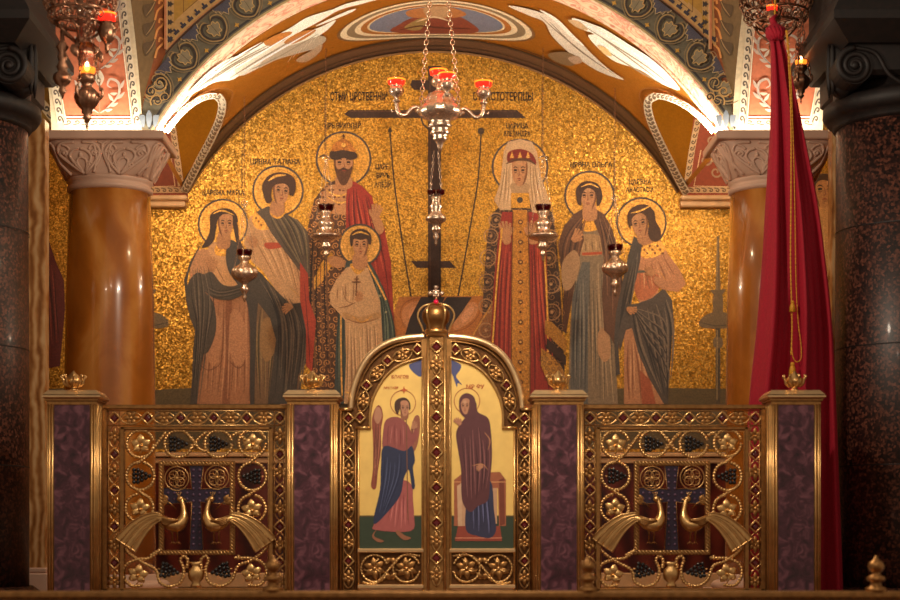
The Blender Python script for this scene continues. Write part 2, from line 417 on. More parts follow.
def text_mesh(txt,size,px,py,D,mat,name,parent,col=None,sx=1.0,extr=0.0):
    """one line of lettering centred at a sighting"""
    cu=bpy.data.curves.new('t','FONT'); cu.body=txt; cu.size=size; cu.align_x='CENTER'; cu.align_y='CENTER'; cu.resolution_u=2; cu.offset=size*0.022
    o=bpy.data.objects.new('t',cu); me=bpy.data.meshes.new_from_object(o)
    mb=MB(); c=P(px,py,D)
    vs=[(c.x+v.co.x*sx,c.y,c.z+v.co.y) for v in me.vertices]; fs=[tuple(p.vertices) for p in me.polygons]
    bpy.data.objects.remove(o); bpy.data.curves.remove(cu); bpy.data.meshes.remove(me)
    mb.add(vs,fs,mat,col); return mb.build(name,parent)
# ================================================================ THE WALL MOSAIC
KM=(1.12,1.02,.97)
mosaic=empty('wall_mosaic',(0,DW,Z_(405,DW)),'wide gold-ground mosaic of haloed standing saints and a dark cross filling the far arch','mosaic')
def fig(label,l0=1): 
    e=bpy.data.objects.new('saint_figure',None); e.empty_display_size=.05; e['label']=label; COL.objects.link(e); e.parent=mosaic; return e
def MP(l0=1): return Paint(s_wall,l0=l0,k=KM)
def halo(par,cx,cy,r,l0=1,inner=(214,160,66)):
    p=MP(l0); p.disc(inner,cx,cy,r,gold=True); p.ring((74,66,62),1.9,cx,cy,r); p.ring((226,176,84),0.9,cx,cy,r-2.2,gold=True); p.build('halo',par)
def facepaint(p,cx,cy,w,h,skin=(188,138,94),turn=0.0,beard=False,tilt=0.0,sh=(128,84,52)):
    ct,st=math.cos(tilt),math.sin(tilt)
    def T(pts): return [(cx+(x*ct-y*st)*w,cy+(x*st+y*ct)*h) for x,y in pts]
    p.fill(skin,T([(-.48,-.45),(-.25,-.62),(.25,-.62),(.48,-.45),(.52,0),(.40,.40),(.15,.66),(-.15,.66),(-.40,.40),(-.52,0)]))
    s=-1 if turn>0 else 1
    p.fill(sh,T([(.52*s,-.4),(.54*s,0),(.42*s,.42),(.2*s,.66),(.32*s,.35),(.42*s,.05),(.43*s,-.3)]))
    p.fill((196,150,104),T([(-.2*s+turn*.1,-.45),(.15+turn*.1,-.45),(.1+turn*.1,-.22),(-.25*s,-.22)]))
    t=turn*.14; dk=(62,38,24)
    for e in (-.25,.25):
        p.stroke(dk,h*.055,T([(e+t-.14,-.13),(e+t,-.19),(e+t+.14,-.13)]),up=False)
        p.stroke((48,30,20),h*.085,T([(e+t-.10,-.02),(e+t,-.045),(e+t+.10,-.02)]),up=False,taper=False)
        p.stroke(sh,h*.05,T([(e+t-.11,.05),(e+t,.07),(e+t+.11,.05)]),up=False)
    p.stroke((140,92,60),h*.055,T([(t-.03,-.1),(t+.03+turn*.05,.15),(t-.04,.2),(t-.08,.19)]))
    p.stroke((206,160,112),h*.04,T([(t+.02,-.08),(t+.06+turn*.05,.14)]))
    if beard:
        b=(92,58,34)
        p.fill(b,T([(-.5,.12),(-.3,.28),(-.1,.24),(.1,.24),(.3,.28),(.5,.12),(.42,.5),(.2,.92),(0,1.02),(-.2,.92),(-.42,.5)]))
        p.stroke((66,40,24),h*.09,T([(-.26,.36),(-.08,.27),(.08,.27),(.26,.36)]))
        p.stroke((66,40,24),h*.04,T([(-.1,.5),(-.12,.85)])); p.stroke((66,40,24),h*.04,T([(.1,.5),(.12,.85)]))
    p.stroke((138,64,44),h*.06,T([(t-.13,.36),(t,.34),(t+.13,.36)]))
    p.stroke((110,66,44),h*.035,T([(t-.1,.41),(t,.43),(t+.1,.41)]))
SK=(184,134,90); SKD=(120,80,50)
def hand(p,x,y,ang,L,fingers=4,spread=.14,thumb=1,skin=SK):
    """palm plus unequal fingers, in mosaic"""
    if not hasattr(p,'hands'): p.hands=[]; p.first=p.mb
    p.mb=MB(); p.hands.append(p.mb)
    ca,sa=math.cos(ang),math.sin(ang)
    def T(u,v): return (x+(u*ca-v*sa)*L,y+(u*sa+v*ca)*L)
    for k,(v,ln) in enumerate([(-.2,.92),(-.07,1.02),(.07,.98),(.2,.82)][:fingers]):
        p.stroke(skin,L*.17,[T(.3,v),T(.62,v*1.15+spread*(k-1.5)*.3),T(ln,v*1.2+spread*(k-1.5)*.6)],taper=False,up=False)
    p.fill(skin,[T(-.12,-.2),T(.2,-.3),T(.48,-.27),T(.5,.27),T(.2,.3),T(-.12,.2)])
    p.stroke(skin,L*.18,[T(.05,.2*thumb),T(.3,.42*thumb),T(.52,.46*thumb)],taper=False)
    for v in (-.13,0,.13): p.stroke(SKD,L*.035,[T(.42,v),T(.85,v*1.3)],up=False)
# ---------------- ground, cross, lances, landscape
g=MP(0); g.mb.__init__()
g.fill((92,78,48),"36 389 90 388 150 390 190 388 240 389 560 389 670 388 735 389 845 388 845 449 36 449",False)
for i in range(60):
    x=random.uniform(40,840); y=random.uniform(391,446); g.stroke(random.choice([(66,58,38),(112,92,54),(80,72,40),(128,98,60)]),1.6,[(x,y),(x+random.uniform(4,12),y+random.uniform(-2,2))],up=False)
go=g.build('mosaic_ground',mosaic)
c=MP(2)
c.fill((58,38,28),"428 66 441 66 441 372 428 372",False)
c.fill((58,38,28),"412 80 452 80 454 90 414 90 410 85",False)
c.fill((62,40,28),"349 110 517 110 526 118 351 118 344 114",False)
c.fill((62,40,28),"411 261 450 261 456 268 417 268",False)
c.stroke((92,62,42),.8,"430 68 430 370",sm=False,taper=False); c.stroke((36,22,18),1,"440 68 440 370",sm=False,taper=False)
c.stroke((92,62,42),.8,"350 111.5 516 111.5",sm=False,taper=False)
c.ring((64,52,44),1.6,436,116,15)
co=c.build('cross',mosaic); co['label']='dark brown three-barred cross'
r=MP(2)
r.fill((182,116,52),"399 297 432 296 500 296 560 300 552 420 380 420 388 330",False)
r.fill((196,136,84),"402 312 408 304 418 301 426 306 427 316 422 326 412 330 404 324"); r.fill((214,152,104),"409 312 415 306 422 309 421 320 412 324")
r.fill((200,142,92),"455 318 463 306 474 302 478 308 474 318 464 326 454 330"); r.fill((216,160,116),"461 317 468 308 474 308 470 317 463 323")
r.stroke((146,86,44),1,"404 326 400 314 405 303 418 298 428 302"); r.stroke((146,86,44),1,"452 332 466 328 478 316 480 304")
r.fill((44,32,28),"421 297 445 297 438 312 424 345 414 380 398 380 402 345 410 318",False)
r.fill((52,40,36),"447 297 472 297 462 312 448 330 448 380 430 380 430 320 440 306",False)
r.fill((150,96,50),"470 340 482 316 498 300 520 300 510 380 466 380",False)
r.stroke((206,152,66),1.5,"465 352 476 330 486 314 494 300",taper=False); r.fill((128,78,44),"472 348 484 330 494 318 500 330 494 372 470 376",False)
ro=r.build('rock_of_skull',mosaic); ro['label']='brown rocky hill with a dark cleft'; ro.name='rocky_hill'
for nm,a in (('lance',"390 132 394 180 402 240 411 297"),('reed_with_sponge',"481 133 478 180 468 240 458 297")):
    q=MP(2); q.stroke((60,46,30),1.5,a,taper=False)
    a=nums(a)[0]
    if nm=='lance': q.fill((60,46,30),[(a[0]-2.4,a[1]),(a[0],a[1]-6),(a[0]+2.4,a[1])],False)
    else: q.disc((66,50,32),a[0],a[1]-2,3.4)
    q.build(nm,mosaic)
def candle(par_label,cx,sc=1.0):
    q=MP(2); G=(112,94,66); D_=(78,66,48); Lc=(156,134,92)
    q.fill(G,[(cx-1,236),(cx+1,236),(cx+2.6,292),(cx-2.6,292)],False)
    q.fill(G,[(cx-8,290),(cx+8,289),(cx+5,294),(cx-5,294)],False); q.fill(G,[(cx-4,294),(cx+4,294),(cx+5,310),(cx+3,322),(cx-3,322),(cx-5,310)])
    q.fill(G,[(cx-19,322),(cx-12,315),(cx-4,312),(cx+4,312),(cx+13,315),(cx+20,322),(cx+14,328),(cx-14,328)]); q.stroke(D_,1.2,[(cx-19,322),(cx,326),(cx+20,322)]); q.stroke(Lc,.9,[(cx-14,318),(cx-4,315)])
    q.fill(D_,[(cx-2.4,328),(cx+2.4,328),(cx+2.4,404),(cx-2.4,404)],False); q.fill(G,[(cx-4,338),(cx+4,338),(cx+4,347),(cx-4,347)]); q.stroke(Lc,.9,[(cx-.8,240),(cx-1,290)],taper=False); q.stroke(Lc,.9,[(cx-.8,330),(cx-1,400)],taper=False)
    q.stroke(D_,1,[(cx-4,302),(cx+4,302)]); q.fill(G,[(cx-5,404),(cx+5,404),(cx+14,418),(cx-14,418)],False)
    o=q.build('candlestick',mosaic); o['label']=par_label
candle('grey candlestick depicted beside the right-hand column',718); candle('grey candlestick depicted behind the left-hand column',149)
# ---------------- figure 1 (far left maiden)
f=fig('maiden saint at far left in dark cloak over rosy dress'); halo(f,223,224,24.5)
p=MP(3)
p.fill((166,116,80),"214 252 232 252 246 262 252 300 252 350 250 404 196 404 200 360 205 310 205 280",False)
p.fill((140,90,60),"226 296 232 296 230 404 222 404",False)
p.drape((128,82,54),(190,142,104),"208 300 204 350 198 404","250 296 251 350 250 404",17,1.2,.8,2)
p.fill((182,132,94),"208 318 216 312 222 330 220 352 214 366 206 356 203 340"); p.fill((182,132,94),"230 316 238 310 246 330 246 356 238 366 230 352")
p.stroke((120,76,50),1,"200 365 208 370 218 366 224 356"); p.stroke((120,76,50),1,"228 360 238 368 246 362")
p.fill((206,160,110),"210 244 226 244 238 252 240 278 234 288 214 288 206 268"); p.fill((190,142,100),"196 252 208 250 212 266 214 280 204 292 192 288 190 270")
p.stroke((150,106,72),1,"214 262 220 274 226 284"); p.stroke((150,106,72),1,"206 262 210 276 204 288"); p.stroke((150,106,72),1,"228 262 230 280")
p.fill((206,150,52),"216 245 228 245 228 255 216 255",gold=True); p.stroke((90,56,28),1.2,"216 249 228 249"); p.stroke((90,56,28),.8,"219 244 219 255"); p.stroke((90,56,28),.8,"225 244 225 255")
p.stroke((206,150,52),1.5,"204 283 212 279",gold=True)
p.build('dress',f)
p=MP(20); c_=(72,64,56)
p.fill(c_,"206 236 200 246 196 254 190 268 187 282 190 300 196 312 204 316 210 330 206 348 202 360 200 376 197 404 190 404 192 380 193 350 195 330 190 318 186 300 184 280 190 262 198 248",False)
p.fill(c_,"196 273 204 274 212 272 222 284 234 286 246 280 252 286 244 294 230 300 214 298 205 292 214 304 216 330 208 352 201 350 204 330 194 314 188 300 188 284")
p.fill((64,58,54),"230 240 238 244 244 254 250 270 256 280 258 300 256 330 254 404 250 404 250 330 246 300 240 288 228 270 226 252")
p.drape((44,38,34),(104,94,80),"190 270 190 300 196 330 192 404","206 262 214 300 208 340 200 404",9,1.1,.8,5)
p.drape((44,38,34),(100,90,78),"200 278 220 290 246 284","206 294 222 298 250 290",5,1,.5,6)
p.build('cloak',f)
p=MP(32)
p.fill((182,132,88),"219 232 229 232 230 246 224 249 217 246"); 
p.fill((62,40,28),"210 228 210 216 216 210 226 209 234 213 237 222 234 230 232 222 226 215 218 219 216 230 214 240 209 246 203 247 208 238")
facepaint(p,225.5,224,14,20,turn=.3); p.fill((62,40,28),"212 222 214 213 221 208.5 230 209 236 214 238 222 235 220 231 215 224 214 219 218 216 225 215 232 212 240 206 247 202 247 208 236"); p.fill((62,40,28),"234 219 238 226 239 238 244 249 240 251 236 241 234.5 230"); p.stroke((214,164,70),1.5,"213 214 222 210.5 234 215",gold=True); p.stroke((62,40,28),3.5,"213 222 211 236 206 246")
p.stroke((62,40,28),3,"234 222 236 234 238 244")
hand(p,213,268,-1.9,12); p.build('head_and_hand',f)
# ---------------- figure 2
f=fig('second saint from left in cream tunic and grey-green wrap'); halo(f,278,191,25,2)
p=MP(5)
p.fill((196,156,112),"250 216 262 214 274 220 292 250 302 268 306 290 304 312 290 306 276 290 262 270 252 262 244 244",False)
p.drape((150,108,72),(222,184,138),"252 232 262 256 280 290","278 224 296 254 304 296",9,1.1,.7,8)
p.fill((214,160,70),"256 212 268 214 274 226 266 230 256 228 252 220",gold=True)
for k in range(7): p.disc((120,76,34),256+k*2.6,218+(k%3)*3.5,1.1)
p.fill((178,74,46),"265 243 282 243 283 247 268 249"); p.stroke((206,150,60),1.2,"262 240 270 238",gold=True); p.stroke((206,160,70),1.6,"290 288 302 298",gold=True)
p.fill((118,92,64),"254 300 272 300 286 312 284 350 280 404 255 404 252 350",False)
p.drape((70,62,42),(146,122,80),"256 302 254 350 256 404","284 310 284 350 276 404",13,1.3,1,9)
p.fill((150,116,72),"262 322 270 318 276 332 274 352 266 362 260 346"); p.fill((120,84,52),"292 372 300 372 300 404 284 404",False); p.fill(SK,"280 402 288 396 298 402 298 405 280 405",False)
p.build('tunic',f)
p=MP(24)
p.fill((90,78,66),"268 206 282 212 298 220 308 232 310 250 310 276 306 280 296 266 284 250 272 234 264 220 256 212",False)
p.drape((54,52,42),(124,112,84),"266 210 276 232 304 272","290 214 306 232 309 274",10,1.3,.6,12)
p.fill((66,60,54),"248 262 262 274 276 290 290 304 306 302 310 330 308 360 298 376 296 404 268 404 272 370 276 340 270 318 256 300 246 284",False)
p.drape((38,34,32),(104,92,76),"256 274 276 320 274 404","300 304 308 340 300 400",16,1.5,1.2,13)
p.fill((170,62,40),"300 262 308 274 309 300 316 320 312 372 306 366 306 330 300 300",False); p.stroke((110,34,26),1.2,"304 280 308 330 310 366")
p.build('wrap',f)
p=MP(40)
p.fill((182,132,88),"272 202 283 202 284 214 278 219 270 214"); p.stroke((220,164,60),1.8,"270 213 278 218 286 212",gold=True)
p.fill((74,46,28),"264 196 264 184 270 176 282 174 292 178 294 188 290 196 288 186 280 182 272 186 271 198 268 203")
facepaint(p,281,191,15,21,turn=.5,tilt=.1); p.fill((74,46,28),"264 197 262 186 267 177 276 172.5 286 173 294 178 296 187 293 196 290 193 289 188 285 184 278 184 273 187 271 194 272 201 267 203"); p.stroke((220,170,80),2.4,"268 181 276 176 286 175",gold=True)
hand(p,254,246,-2.0,11); hand(p,291,306,2.6,10); p.build('head_and_hands',f)
# ---------------- figure 3 : crowned man
f=fig('crowned bearded man saint in brocade robe and red mantle'); halo(f,343.5,159,27,1)
p=MP(3)
rp="326 184 336 180 350 182 362 196 372 240 384 300 388 372 390 404 312 404 310 330 306 270 308 226 314 200"
p.fill((84,54,32),rp,False); p.curls((196,140,80),rp,8.5,1.0,4)
p.fill((190,140,92),"326 188 340 184 350 186 356 196 350 212 334 214 320 206"); 
for k in range(16): p.disc((104,66,40),324+ (k%6)*5+random.uniform(-1,1),190+(k//6)*7,1.2)
p.stroke((230,180,90),1.6,"326 196 340 203 354 198",gold=True); p.stroke((230,180,90),1.8,"326 190 338 196 350 192",gold=True)
p.fill((206,152,60),"312 282 322 262 332 252 334 262 322 282 314 290",gold=True,sm=False); p.stroke((110,70,30),1,"314 284 330 256")
p.drape((40,26,18),(120,84,52),"310 230 308 300 312 404","330 214 330 300 334 404",6,1.4,.8,15)
p.build('brocade_robe',f)
p=MP(22)
p.fill((158,50,36),"348 178 362 186 372 196 376 214 384 226 391 262 394 320 388 330 376 290 368 250 352 240 346 230 346 200",False)
p.drape((104,26,22),(192,82,58),"348 184 348 210 350 236","368 192 378 230 392 300",11,1.6,1,17)
p.stroke((104,26,22),1.4,"366 196 372 220 384 260 390 310")
p.build('mantle',f)
p=MP(34)
p.fill((182,132,88),"337 176 350 176 352 186 344 190 336 186")
facepaint(p,343.5,163,18,22,skin=(184,134,90),turn=.2,beard=True)
p.stroke((84,54,32),2.5,"335 160 335 170"); p.stroke((84,54,32),2.5,"353 160 353 170")
p.fill((64,44,30),"330 152 336 150 350 150 356 153 357 158 350 160 344 158 336 160 330 158"); p.fill((188,124,56),"332 151 334 144 340 139.5 343 138 350 142 354 148 355 152 343.5 150",gold=True)
p.stroke((110,56,30),1.1,"343.5 139 343.5 150"); p.stroke((110,56,30),1,"337 142 336 150"); p.stroke((110,56,30),1,"350 142 351 150"); p.disc((226,180,90),343.5,145,2.2,gold=True); p.stroke((84,54,32),1.1,"343.5 134 343.5 139",taper=False); p.stroke((84,54,32),1.1,"341.5 136 345.5 136",taper=False)
hand(p,375,218,-1.35,14,thumb=-1); p.stroke((226,176,90),2,"371 222 380 224",gold=True); p.fill((182,132,88),"372 218 380 218 384 230 378 234")
hand(p,343,263,.35,13,thumb=-1); p.fill((182,132,88),"330 256 342 258 344 266 336 268 328 262")
p.build('head_and_hands',f)
# ---------------- figure 4 : boy
f=fig('boy saint in front in pale belted tunic and teal cloak'); halo(f,360,245,20.5,70,(206,156,74)); 
f2=f
p=MP(84)
p.fill((64,76,74),"346 262 356 258 370 262 378 276 388 300 394 330 396 372 392 404 334 404 336 340 340 290",False)
p.drape((38,54,52),(104,120,100),"370 266 378 300 380 372","382 282 394 330 396 384",9,1.4,.8,21); p.drape((38,54,52),(104,120,100),"337 310 335 350 336 404","344 310 343 350 344 404",3,1.2,.6,22)
p.stroke((220,166,80),1.7,"366 262 378 284 386 300",gold=True,taper=False); p.stroke((220,166,80),1.5,"341 300 341 350 342 396",gold=True,taper=False)
for k in range(6): p.disc((150,150,116),380+(k%2)*6,296+k*16,1.2)
p.build('cloak',f)
p=MP(94); t_=(200,164,120)
p.fill(t_,"346 268 356 264 368 268 380 300 382 330 384 372 384 404 344 404 346 360 345 320 338 312 330 304 330 292 336 280",False)
p.drape((150,112,76),(226,194,150),"346 322 346 360 346 404","378 322 380 360 382 404",17,1.3,.7,24); p.drape((150,112,76),(226,194,150),"336 284 336 300","360 276 358 312",6,1,.5,25)
p.fill((186,146,96),"344 312 360 317 378 312 380 318 361 323 344 318"); p.stroke((130,86,50),1,"345 318 360 323 379 318"); p.stroke((214,160,80),1.6,"352 316 362 322 372 316",gold=True)
p.stroke((130,90,56),1.3,"338 308 348 306 356 302"); p.stroke((150,112,76),1,"342 286 346 300 356 304")
p.fill((214,160,70),"350 264 366 264 362 272 356 274",gold=True); p.stroke((226,176,90),1.8,"346 392 362 396 384 392",gold=True,taper=False)
p.build('tunic',f)
p=MP(110)
p.fill((182,132,88),"354 254 366 254 367 266 360 270 353 266"); p.fill((64,42,28),"350 240 351 233 358 229 366 230 371 235 371 242 368 238 353 238")
facepaint(p,360.5,245,14.5,19,turn=0); p.fill((64,42,28),"350.5 245 350 235 356 229.5 365 229.5 371 235 371 244 368.5 244 367 239 361 240 354 239 352.5 246"); p.stroke((220,170,80),1.8,"352 235 360 232 369 235",gold=True)
hand(p,357,300,-1.1,9); p.stroke((104,64,36),1.3,"357 276 356 296",taper=False); p.stroke((104,64,36),1.3,"352 282 361 282",taper=False); p.stroke((104,64,36),1,"354 279 359 279",taper=False)
p.build('head_and_hand',f)
# ---------------- figure 5 : crowned woman
f=fig('crowned woman saint in white veil and long red robe'); halo(f,520,167,27.5,1)
p=MP(4)
side="500 206 492 214 487 240 484 280 482 320 480 360 486 404 566 404 564 360 562 320 560 280 556 236 552 212 540 204"
p.fill((66,46,34),side,False)
for (x,y,r_) in [(491,236,7),(488,258,8),(487,282,8),(486,306,7),(556,258,0),(549,258,7),(551,284,9),(552,312,8),(554,340,8),(496,220,7),(551,236,6),(486,330,7)]:
    if r_: p.ring((176,136,92),1.2,x,y,r_); p.ring((120,88,58),1.0,x,y,r_*.62); p.disc((200,158,110),x,y,1.6)
p.curls((150,112,74),side,9,.7,31)
p.fill((150,46,34),"502 212 538 212 546 240 548 300 550 360 566 404 484 404 490 350 494 280 498 240",False)
p.drape((106,28,24),(184,76,52),"502 236 496 300 490 404","514 236 512 300 512 404",8,1.7,.8,33); p.drape((106,28,24),(184,76,52),"530 236 532 300 534 404","544 240 548 300 560 404",8,1.7,.8,34)
p.fill((184,128,50),"513 210 527 210 530 300 530 404 511 404 511 300",False,True)
for k in range(9): p.disc((96,60,34),520.5,222+k*20,2.5); p.disc((222,170,80),520.5,222+k*20,1.1,gold=True); p.disc((70,46,32),520.5,232+k*20,1.2)
p.stroke((104,66,30),.9,"513 212 511.5 300 511.5 404",taper=False); p.stroke((104,66,30),.9,"528 212 530 300 530 404",taper=False)
p.stroke((216,164,70),1.8,"502 228 497 280 492 350 487 404",gold=True,taper=False); p.stroke((216,164,70),1.8,"543 232 547 300 548 352",gold=True,taper=False)
p.fill((176,126,50),"545 320 552 322 561 331 567 341 566 353 558 345 550 337 545 334",False,True); p.fill((66,46,34),"547 338 556 346 566 356 566 366 556 356 546 348",False); p.fill((180,130,52),"541 348 550 354 560 364 567 378 566 396 556 392 548 382 541 366",False,True); p.curls((100,66,36),"541 348 550 354 560 364 567 378 566 396 556 392 548 382 541 366",6,.7,38)
p.build('red_robe',f)
p=MP(24)
p.fill((202,170,128),"504 150 508 142 520 139 532 142 537 152 541 176 546 190 550 204 542 214 532 212 528 190 512 190 511 210 500 210 494 200 500 184",False)
p.drape((160,128,88),(228,202,160),"505 160 502 180 498 206","511 160 512 180 510 208",6,1.1,.5,36); p.drape((160,128,88),(228,202,160),"530 160 530 186 532 210","537 160 540 184 546 206",6,1.1,.5,37)
p.fill((178,146,106),"511 184 529 184 527 194 520 196 513 194"); p.fill((208,154,58),"511 193 529 193 530 208 511 208",False,True); p.disc((70,60,50),520,200,3)
p.build('veil',f)
p=MP(36)
facepaint(p,519.5,171,15,22,turn=-.15)
p.fill((128,40,26),"507 160 508 153 513 150 521 149 530 152 535 158 536 164 530 162 520 160 510 163"); p.stroke((96,62,40),2.8,"506 164 514 160 528 160 536 165"); 
for q_ in (512,520,528): p.fill((220,166,84),[(q_-2.2,158),(q_,151.5),(q_+2.2,158)],False,True)
hand(p,507,236,-1.75,15,thumb=1); p.fill((182,132,88),"500 230 509 234 511 242 504 244"); hand(p,531,236,-1.4,15,thumb=-1); p.fill((182,132,88),"528 236 538 232 540 242 530 244")
p.build('head_and_hands',f)
# ---------------- figure 6
f=fig('dark-haired saint to the right in brown cloak and pale blue-grey dress'); halo(f,589.5,196,24.5,2)
p=MP(5)
p.fill((132,116,92),"582 222 596 222 608 240 612 280 614 330 618 404 568 404 570 330 574 270",False)
p.drape((88,80,66),(170,148,116),"576 260 572 330 571 404","608 260 612 330 616 404",19,1.5,1,41)
p.fill((96,96,92),"572 300 582 262 590 262 588 330 588 404 570 404",False); p.drape((66,68,68),(132,128,116),"576 280 573 340 573 404","586 276 586 340 586 404",7,1.6,.8,42)
p.fill((176,138,100),"598 334 604 328 610 340 610 356 604 362 598 352"); p.fill((168,138,98),"578 236 600 236 602 254 578 254"); p.drape((120,96,68),(200,168,122),"578 240 576 252","600 238 602 254",7,1,.4,43)
p.fill((210,156,58),"583 219 596 219 598 229 584 231",gold=True); p.stroke((96,60,30),1,"585 222 596 222"); p.stroke((96,60,30),1,"590 219 590 230"); p.stroke((178,78,42),2.6,"582 254 602 253",taper=False)
p.build('dress',f)
p=MP(22)
p.fill((94,62,42),"584 208 574 214 564 226 558 244 560 262 564 286 562 330 566 334 572 300 578 262 584 240 582 224",False)
p.fill((94,62,42),"594 208 604 214 612 228 618 250 624 290 626 320 618 352 610 336 604 330 602 296 604 260 600 236 594 222",False)
p.drape((60,38,28),(128,90,62),"582 214 562 246 564 320","586 220 582 240 568 300",6,1.3,.7,44); p.drape((60,38,28),(128,90,62),"596 212 604 250 604 326","604 214 620 260 624 320",7,1.4,.7,45)
p.fill((168,136,100),"562 264 574 250 580 262 574 284 564 290"); p.build('cloak',f)
p=MP(32)
p.fill((182,132,88),"584 204 595 204 597 218 590 221 583 218")
p.fill((70,44,28),"577 198 577 188 583 183 592 182 600 187 602 196 600 203 597 206 596 196 590 190 582 192 581 204")
facepaint(p,588.5,196,15,20.5,turn=-.3); p.fill((70,44,28),"577 201 576 190 581 183 589 181 598 184 602 192 602 200 598 206 597 198 594 191 588 188 583 192 581.5 198 581 205 578 204"); p.stroke((220,170,80),1.6,"581 187 590 184 599 188",gold=True)
hand(p,574,240,-1.0,12); p.build('head_and_hand',f)
# ---------------- figure 7
f=fig('maiden saint at far right gathering a dark grey skirt drape'); halo(f,641.5,222.5,24.5,3)
p=MP(6)
p.fill((192,138,98),"640 240 660 240 668 254 680 270 686 284 678 292 664 290 660 284 656 300 640 304 634 290 634 262",False)
p.fill((186,112,74),"636 272 660 276 658 290 646 300 636 296"); p.drape((150,98,64),(216,166,120),"638 262 638 296","662 252 680 282",9,1.1,.6,51)
p.fill((212,158,66),"640 240 656 240 666 248 658 256 644 258 638 250",gold=True)
for k in range(9): p.disc((120,76,36),642+k*2.6,246+(k%3)*3.6,1.2)
p.stroke((96,96,84),2.4,"636 272 648 271",taper=False); p.stroke((216,160,66),1.8,"660 272 666 280",gold=True)
p.fill((178,128,90),"624 326 640 320 652 350 668 404 624 404",False); p.drape((136,86,58),(206,160,118),"627 340 626 404","644 336 664 404",11,1.4,.8,52); p.fill((160,86,56),"640 370 650 380 656 404 642 404",False)
p.build('dress',f)
p=MP(24)
p.fill((72,66,62),"634 236 642 242 640 262 636 280 630 300 622 316 618 340 620 374 616 376 614 340 616 312 622 284 628 256",False)
p.drape((46,42,42),(106,98,88),"636 244 622 300 616 350","640 250 634 292 620 350",6,1.3,.8,53)
p.fill((78,70,64),"626 304 636 304 652 298 664 288 672 300 674 322 670 350 668 404 664 404 650 380 638 352 632 328 626 330 620 352 618 334",False)
p.drape((44,40,40),(118,106,92),"630 308 640 350 664 402","668 296 674 330 669 400",14,1.7,1,54)
for k in range(5): p.stroke((116,104,90),1.3,[(634,308),(648,312+k*7),(662+k*1.5,318+k*12),(668,330+k*14)],up=False)
for k in range(4): p.stroke((42,38,38),1.5,[(634,310),(646,318+k*8),(660,330+k*12),(668,344+k*14)],up=False)
p.build('drape_cloak',f)
p=MP(36)
p.fill((182,132,88),"638 230 650 228 654 240 646 245 638 242")
p.fill((78,50,30),"629 222 629 212 636 206 646 205 653 212 655 222 660 232 658 240 652 240 648 232 650 220 644 212 634 216 632 226")
facepaint(p,640,223.5,15,20,turn=-.3,tilt=-.15); p.fill((78,50,30),"628 224 628 213 635 206 646 204.5 654 211 656 221 661 231 659 240 652 241 648 234 649 226 647 218 641 213 634 216 631 222 630.5 229"); p.stroke((222,172,76),1.7,"631 213 640 211 650 206",gold=True); p.stroke((78,50,30),3.5,"650 222 654 232 658 238")
hand(p,653,274,-2.3,10,thumb=-1); p.fill((184,132,94),"656 276 668 284 664 290 654 282"); hand(p,628,309,.2,9); p.build('head_and_hands',f)
# ---------------- partial figures beyond the columns
f=fig('robed man saint half hidden beyond the right column')
p=MP(3); p.fill((192,146,90),"812 198 826 204 836 212 846 230 846 340 812 340 806 240",False); p.drape((140,98,56),(220,180,120),"814 210 814 330","838 216 842 330",8,1.4,.8,61); p.build('robe',f)
p=MP(10); facepaint(p,824,190,19,26,turn=.3,skin=(178,130,80)); p.fill((70,46,26),"813 190 812 178 820 174 832 175 836 182 832 182 822 180 816 184 815 194"); p.build('head',f)
f=fig('maroon-robed saint half hidden beyond the left column')
p=MP(3); p.fill((84,30,26),"30 224 46 232 56 262 64 280 65 310 60 366 30 372",False); p.drape((54,16,16),(120,56,46),"40 240 44 360","54 262 62 350",7,1.6,.8,62); p.build('robe',f)
# ---------------- lamp wires and hooks drawn as thin lines on the mosaic, then lettering
p=MP(2)
for a in ("325 96 325 150","542 84 542 150","242 150 242 188","614 150 614 208","239 196 239 206"): p.stroke((84,58,24),.8,a,taper=False,sm=False)
p.stroke((84,66,40),1.8,"318 158 325 155 330 160",up=False); p.stroke((84,66,40),1.8,"538 158 544 156 549 158",up=False); p.stroke((84,66,40),1.8,"611 202 619 202",up=False)
p.build('wire_lines',mosaic)
def mtext(t,px,py,h,w=None):
    o=text_mesh(t,h*DW/F*1.35,px,py,DW-0.004,'mos','inscription',mosaic,lin((40,26,14)))
    if w:
        xs=[v.co.x for v in o.data.vertices]; cur=max(xs)-min(xs); k=(w*DW/F)/cur; c0=(max(xs)+min(xs))/2
        for v in o.data.vertices: v.co.x=c0+(v.co.x-c0)*k
    return o
mtext('СТЫИ ЦРСТВЕННIИ',359,97,8.5,57); mtext('СТРАСТОТЕРПЦЫ',503,97,8.5,60)
mtext('ЦРЬ НИКОЛАЙ',343,126,5.5,36)
mtext('ЦАРЕ',382,167,5.5,13); mtext('ВИЧЪ',383,176,5.5,13); mtext('АЛЕѮIЙ',383,185,5.5,17)
mtext('ЦАРИЦА',517,126,5.5,22); mtext('АЛЕѮАНДРА',517,134,5.5,27)
mtext('ЦРВНА ТАТIАНА',275,162,5.5,50); mtext('ЦАРВНА МАРIА',223,193,5.5,42)
mtext('ЦРВНА ОЛЬГА',591,165,5.5,42); mtext('ЦАРВНА',640,182,5,22); mtext('АНАСТАСIА',640,190,5,28)
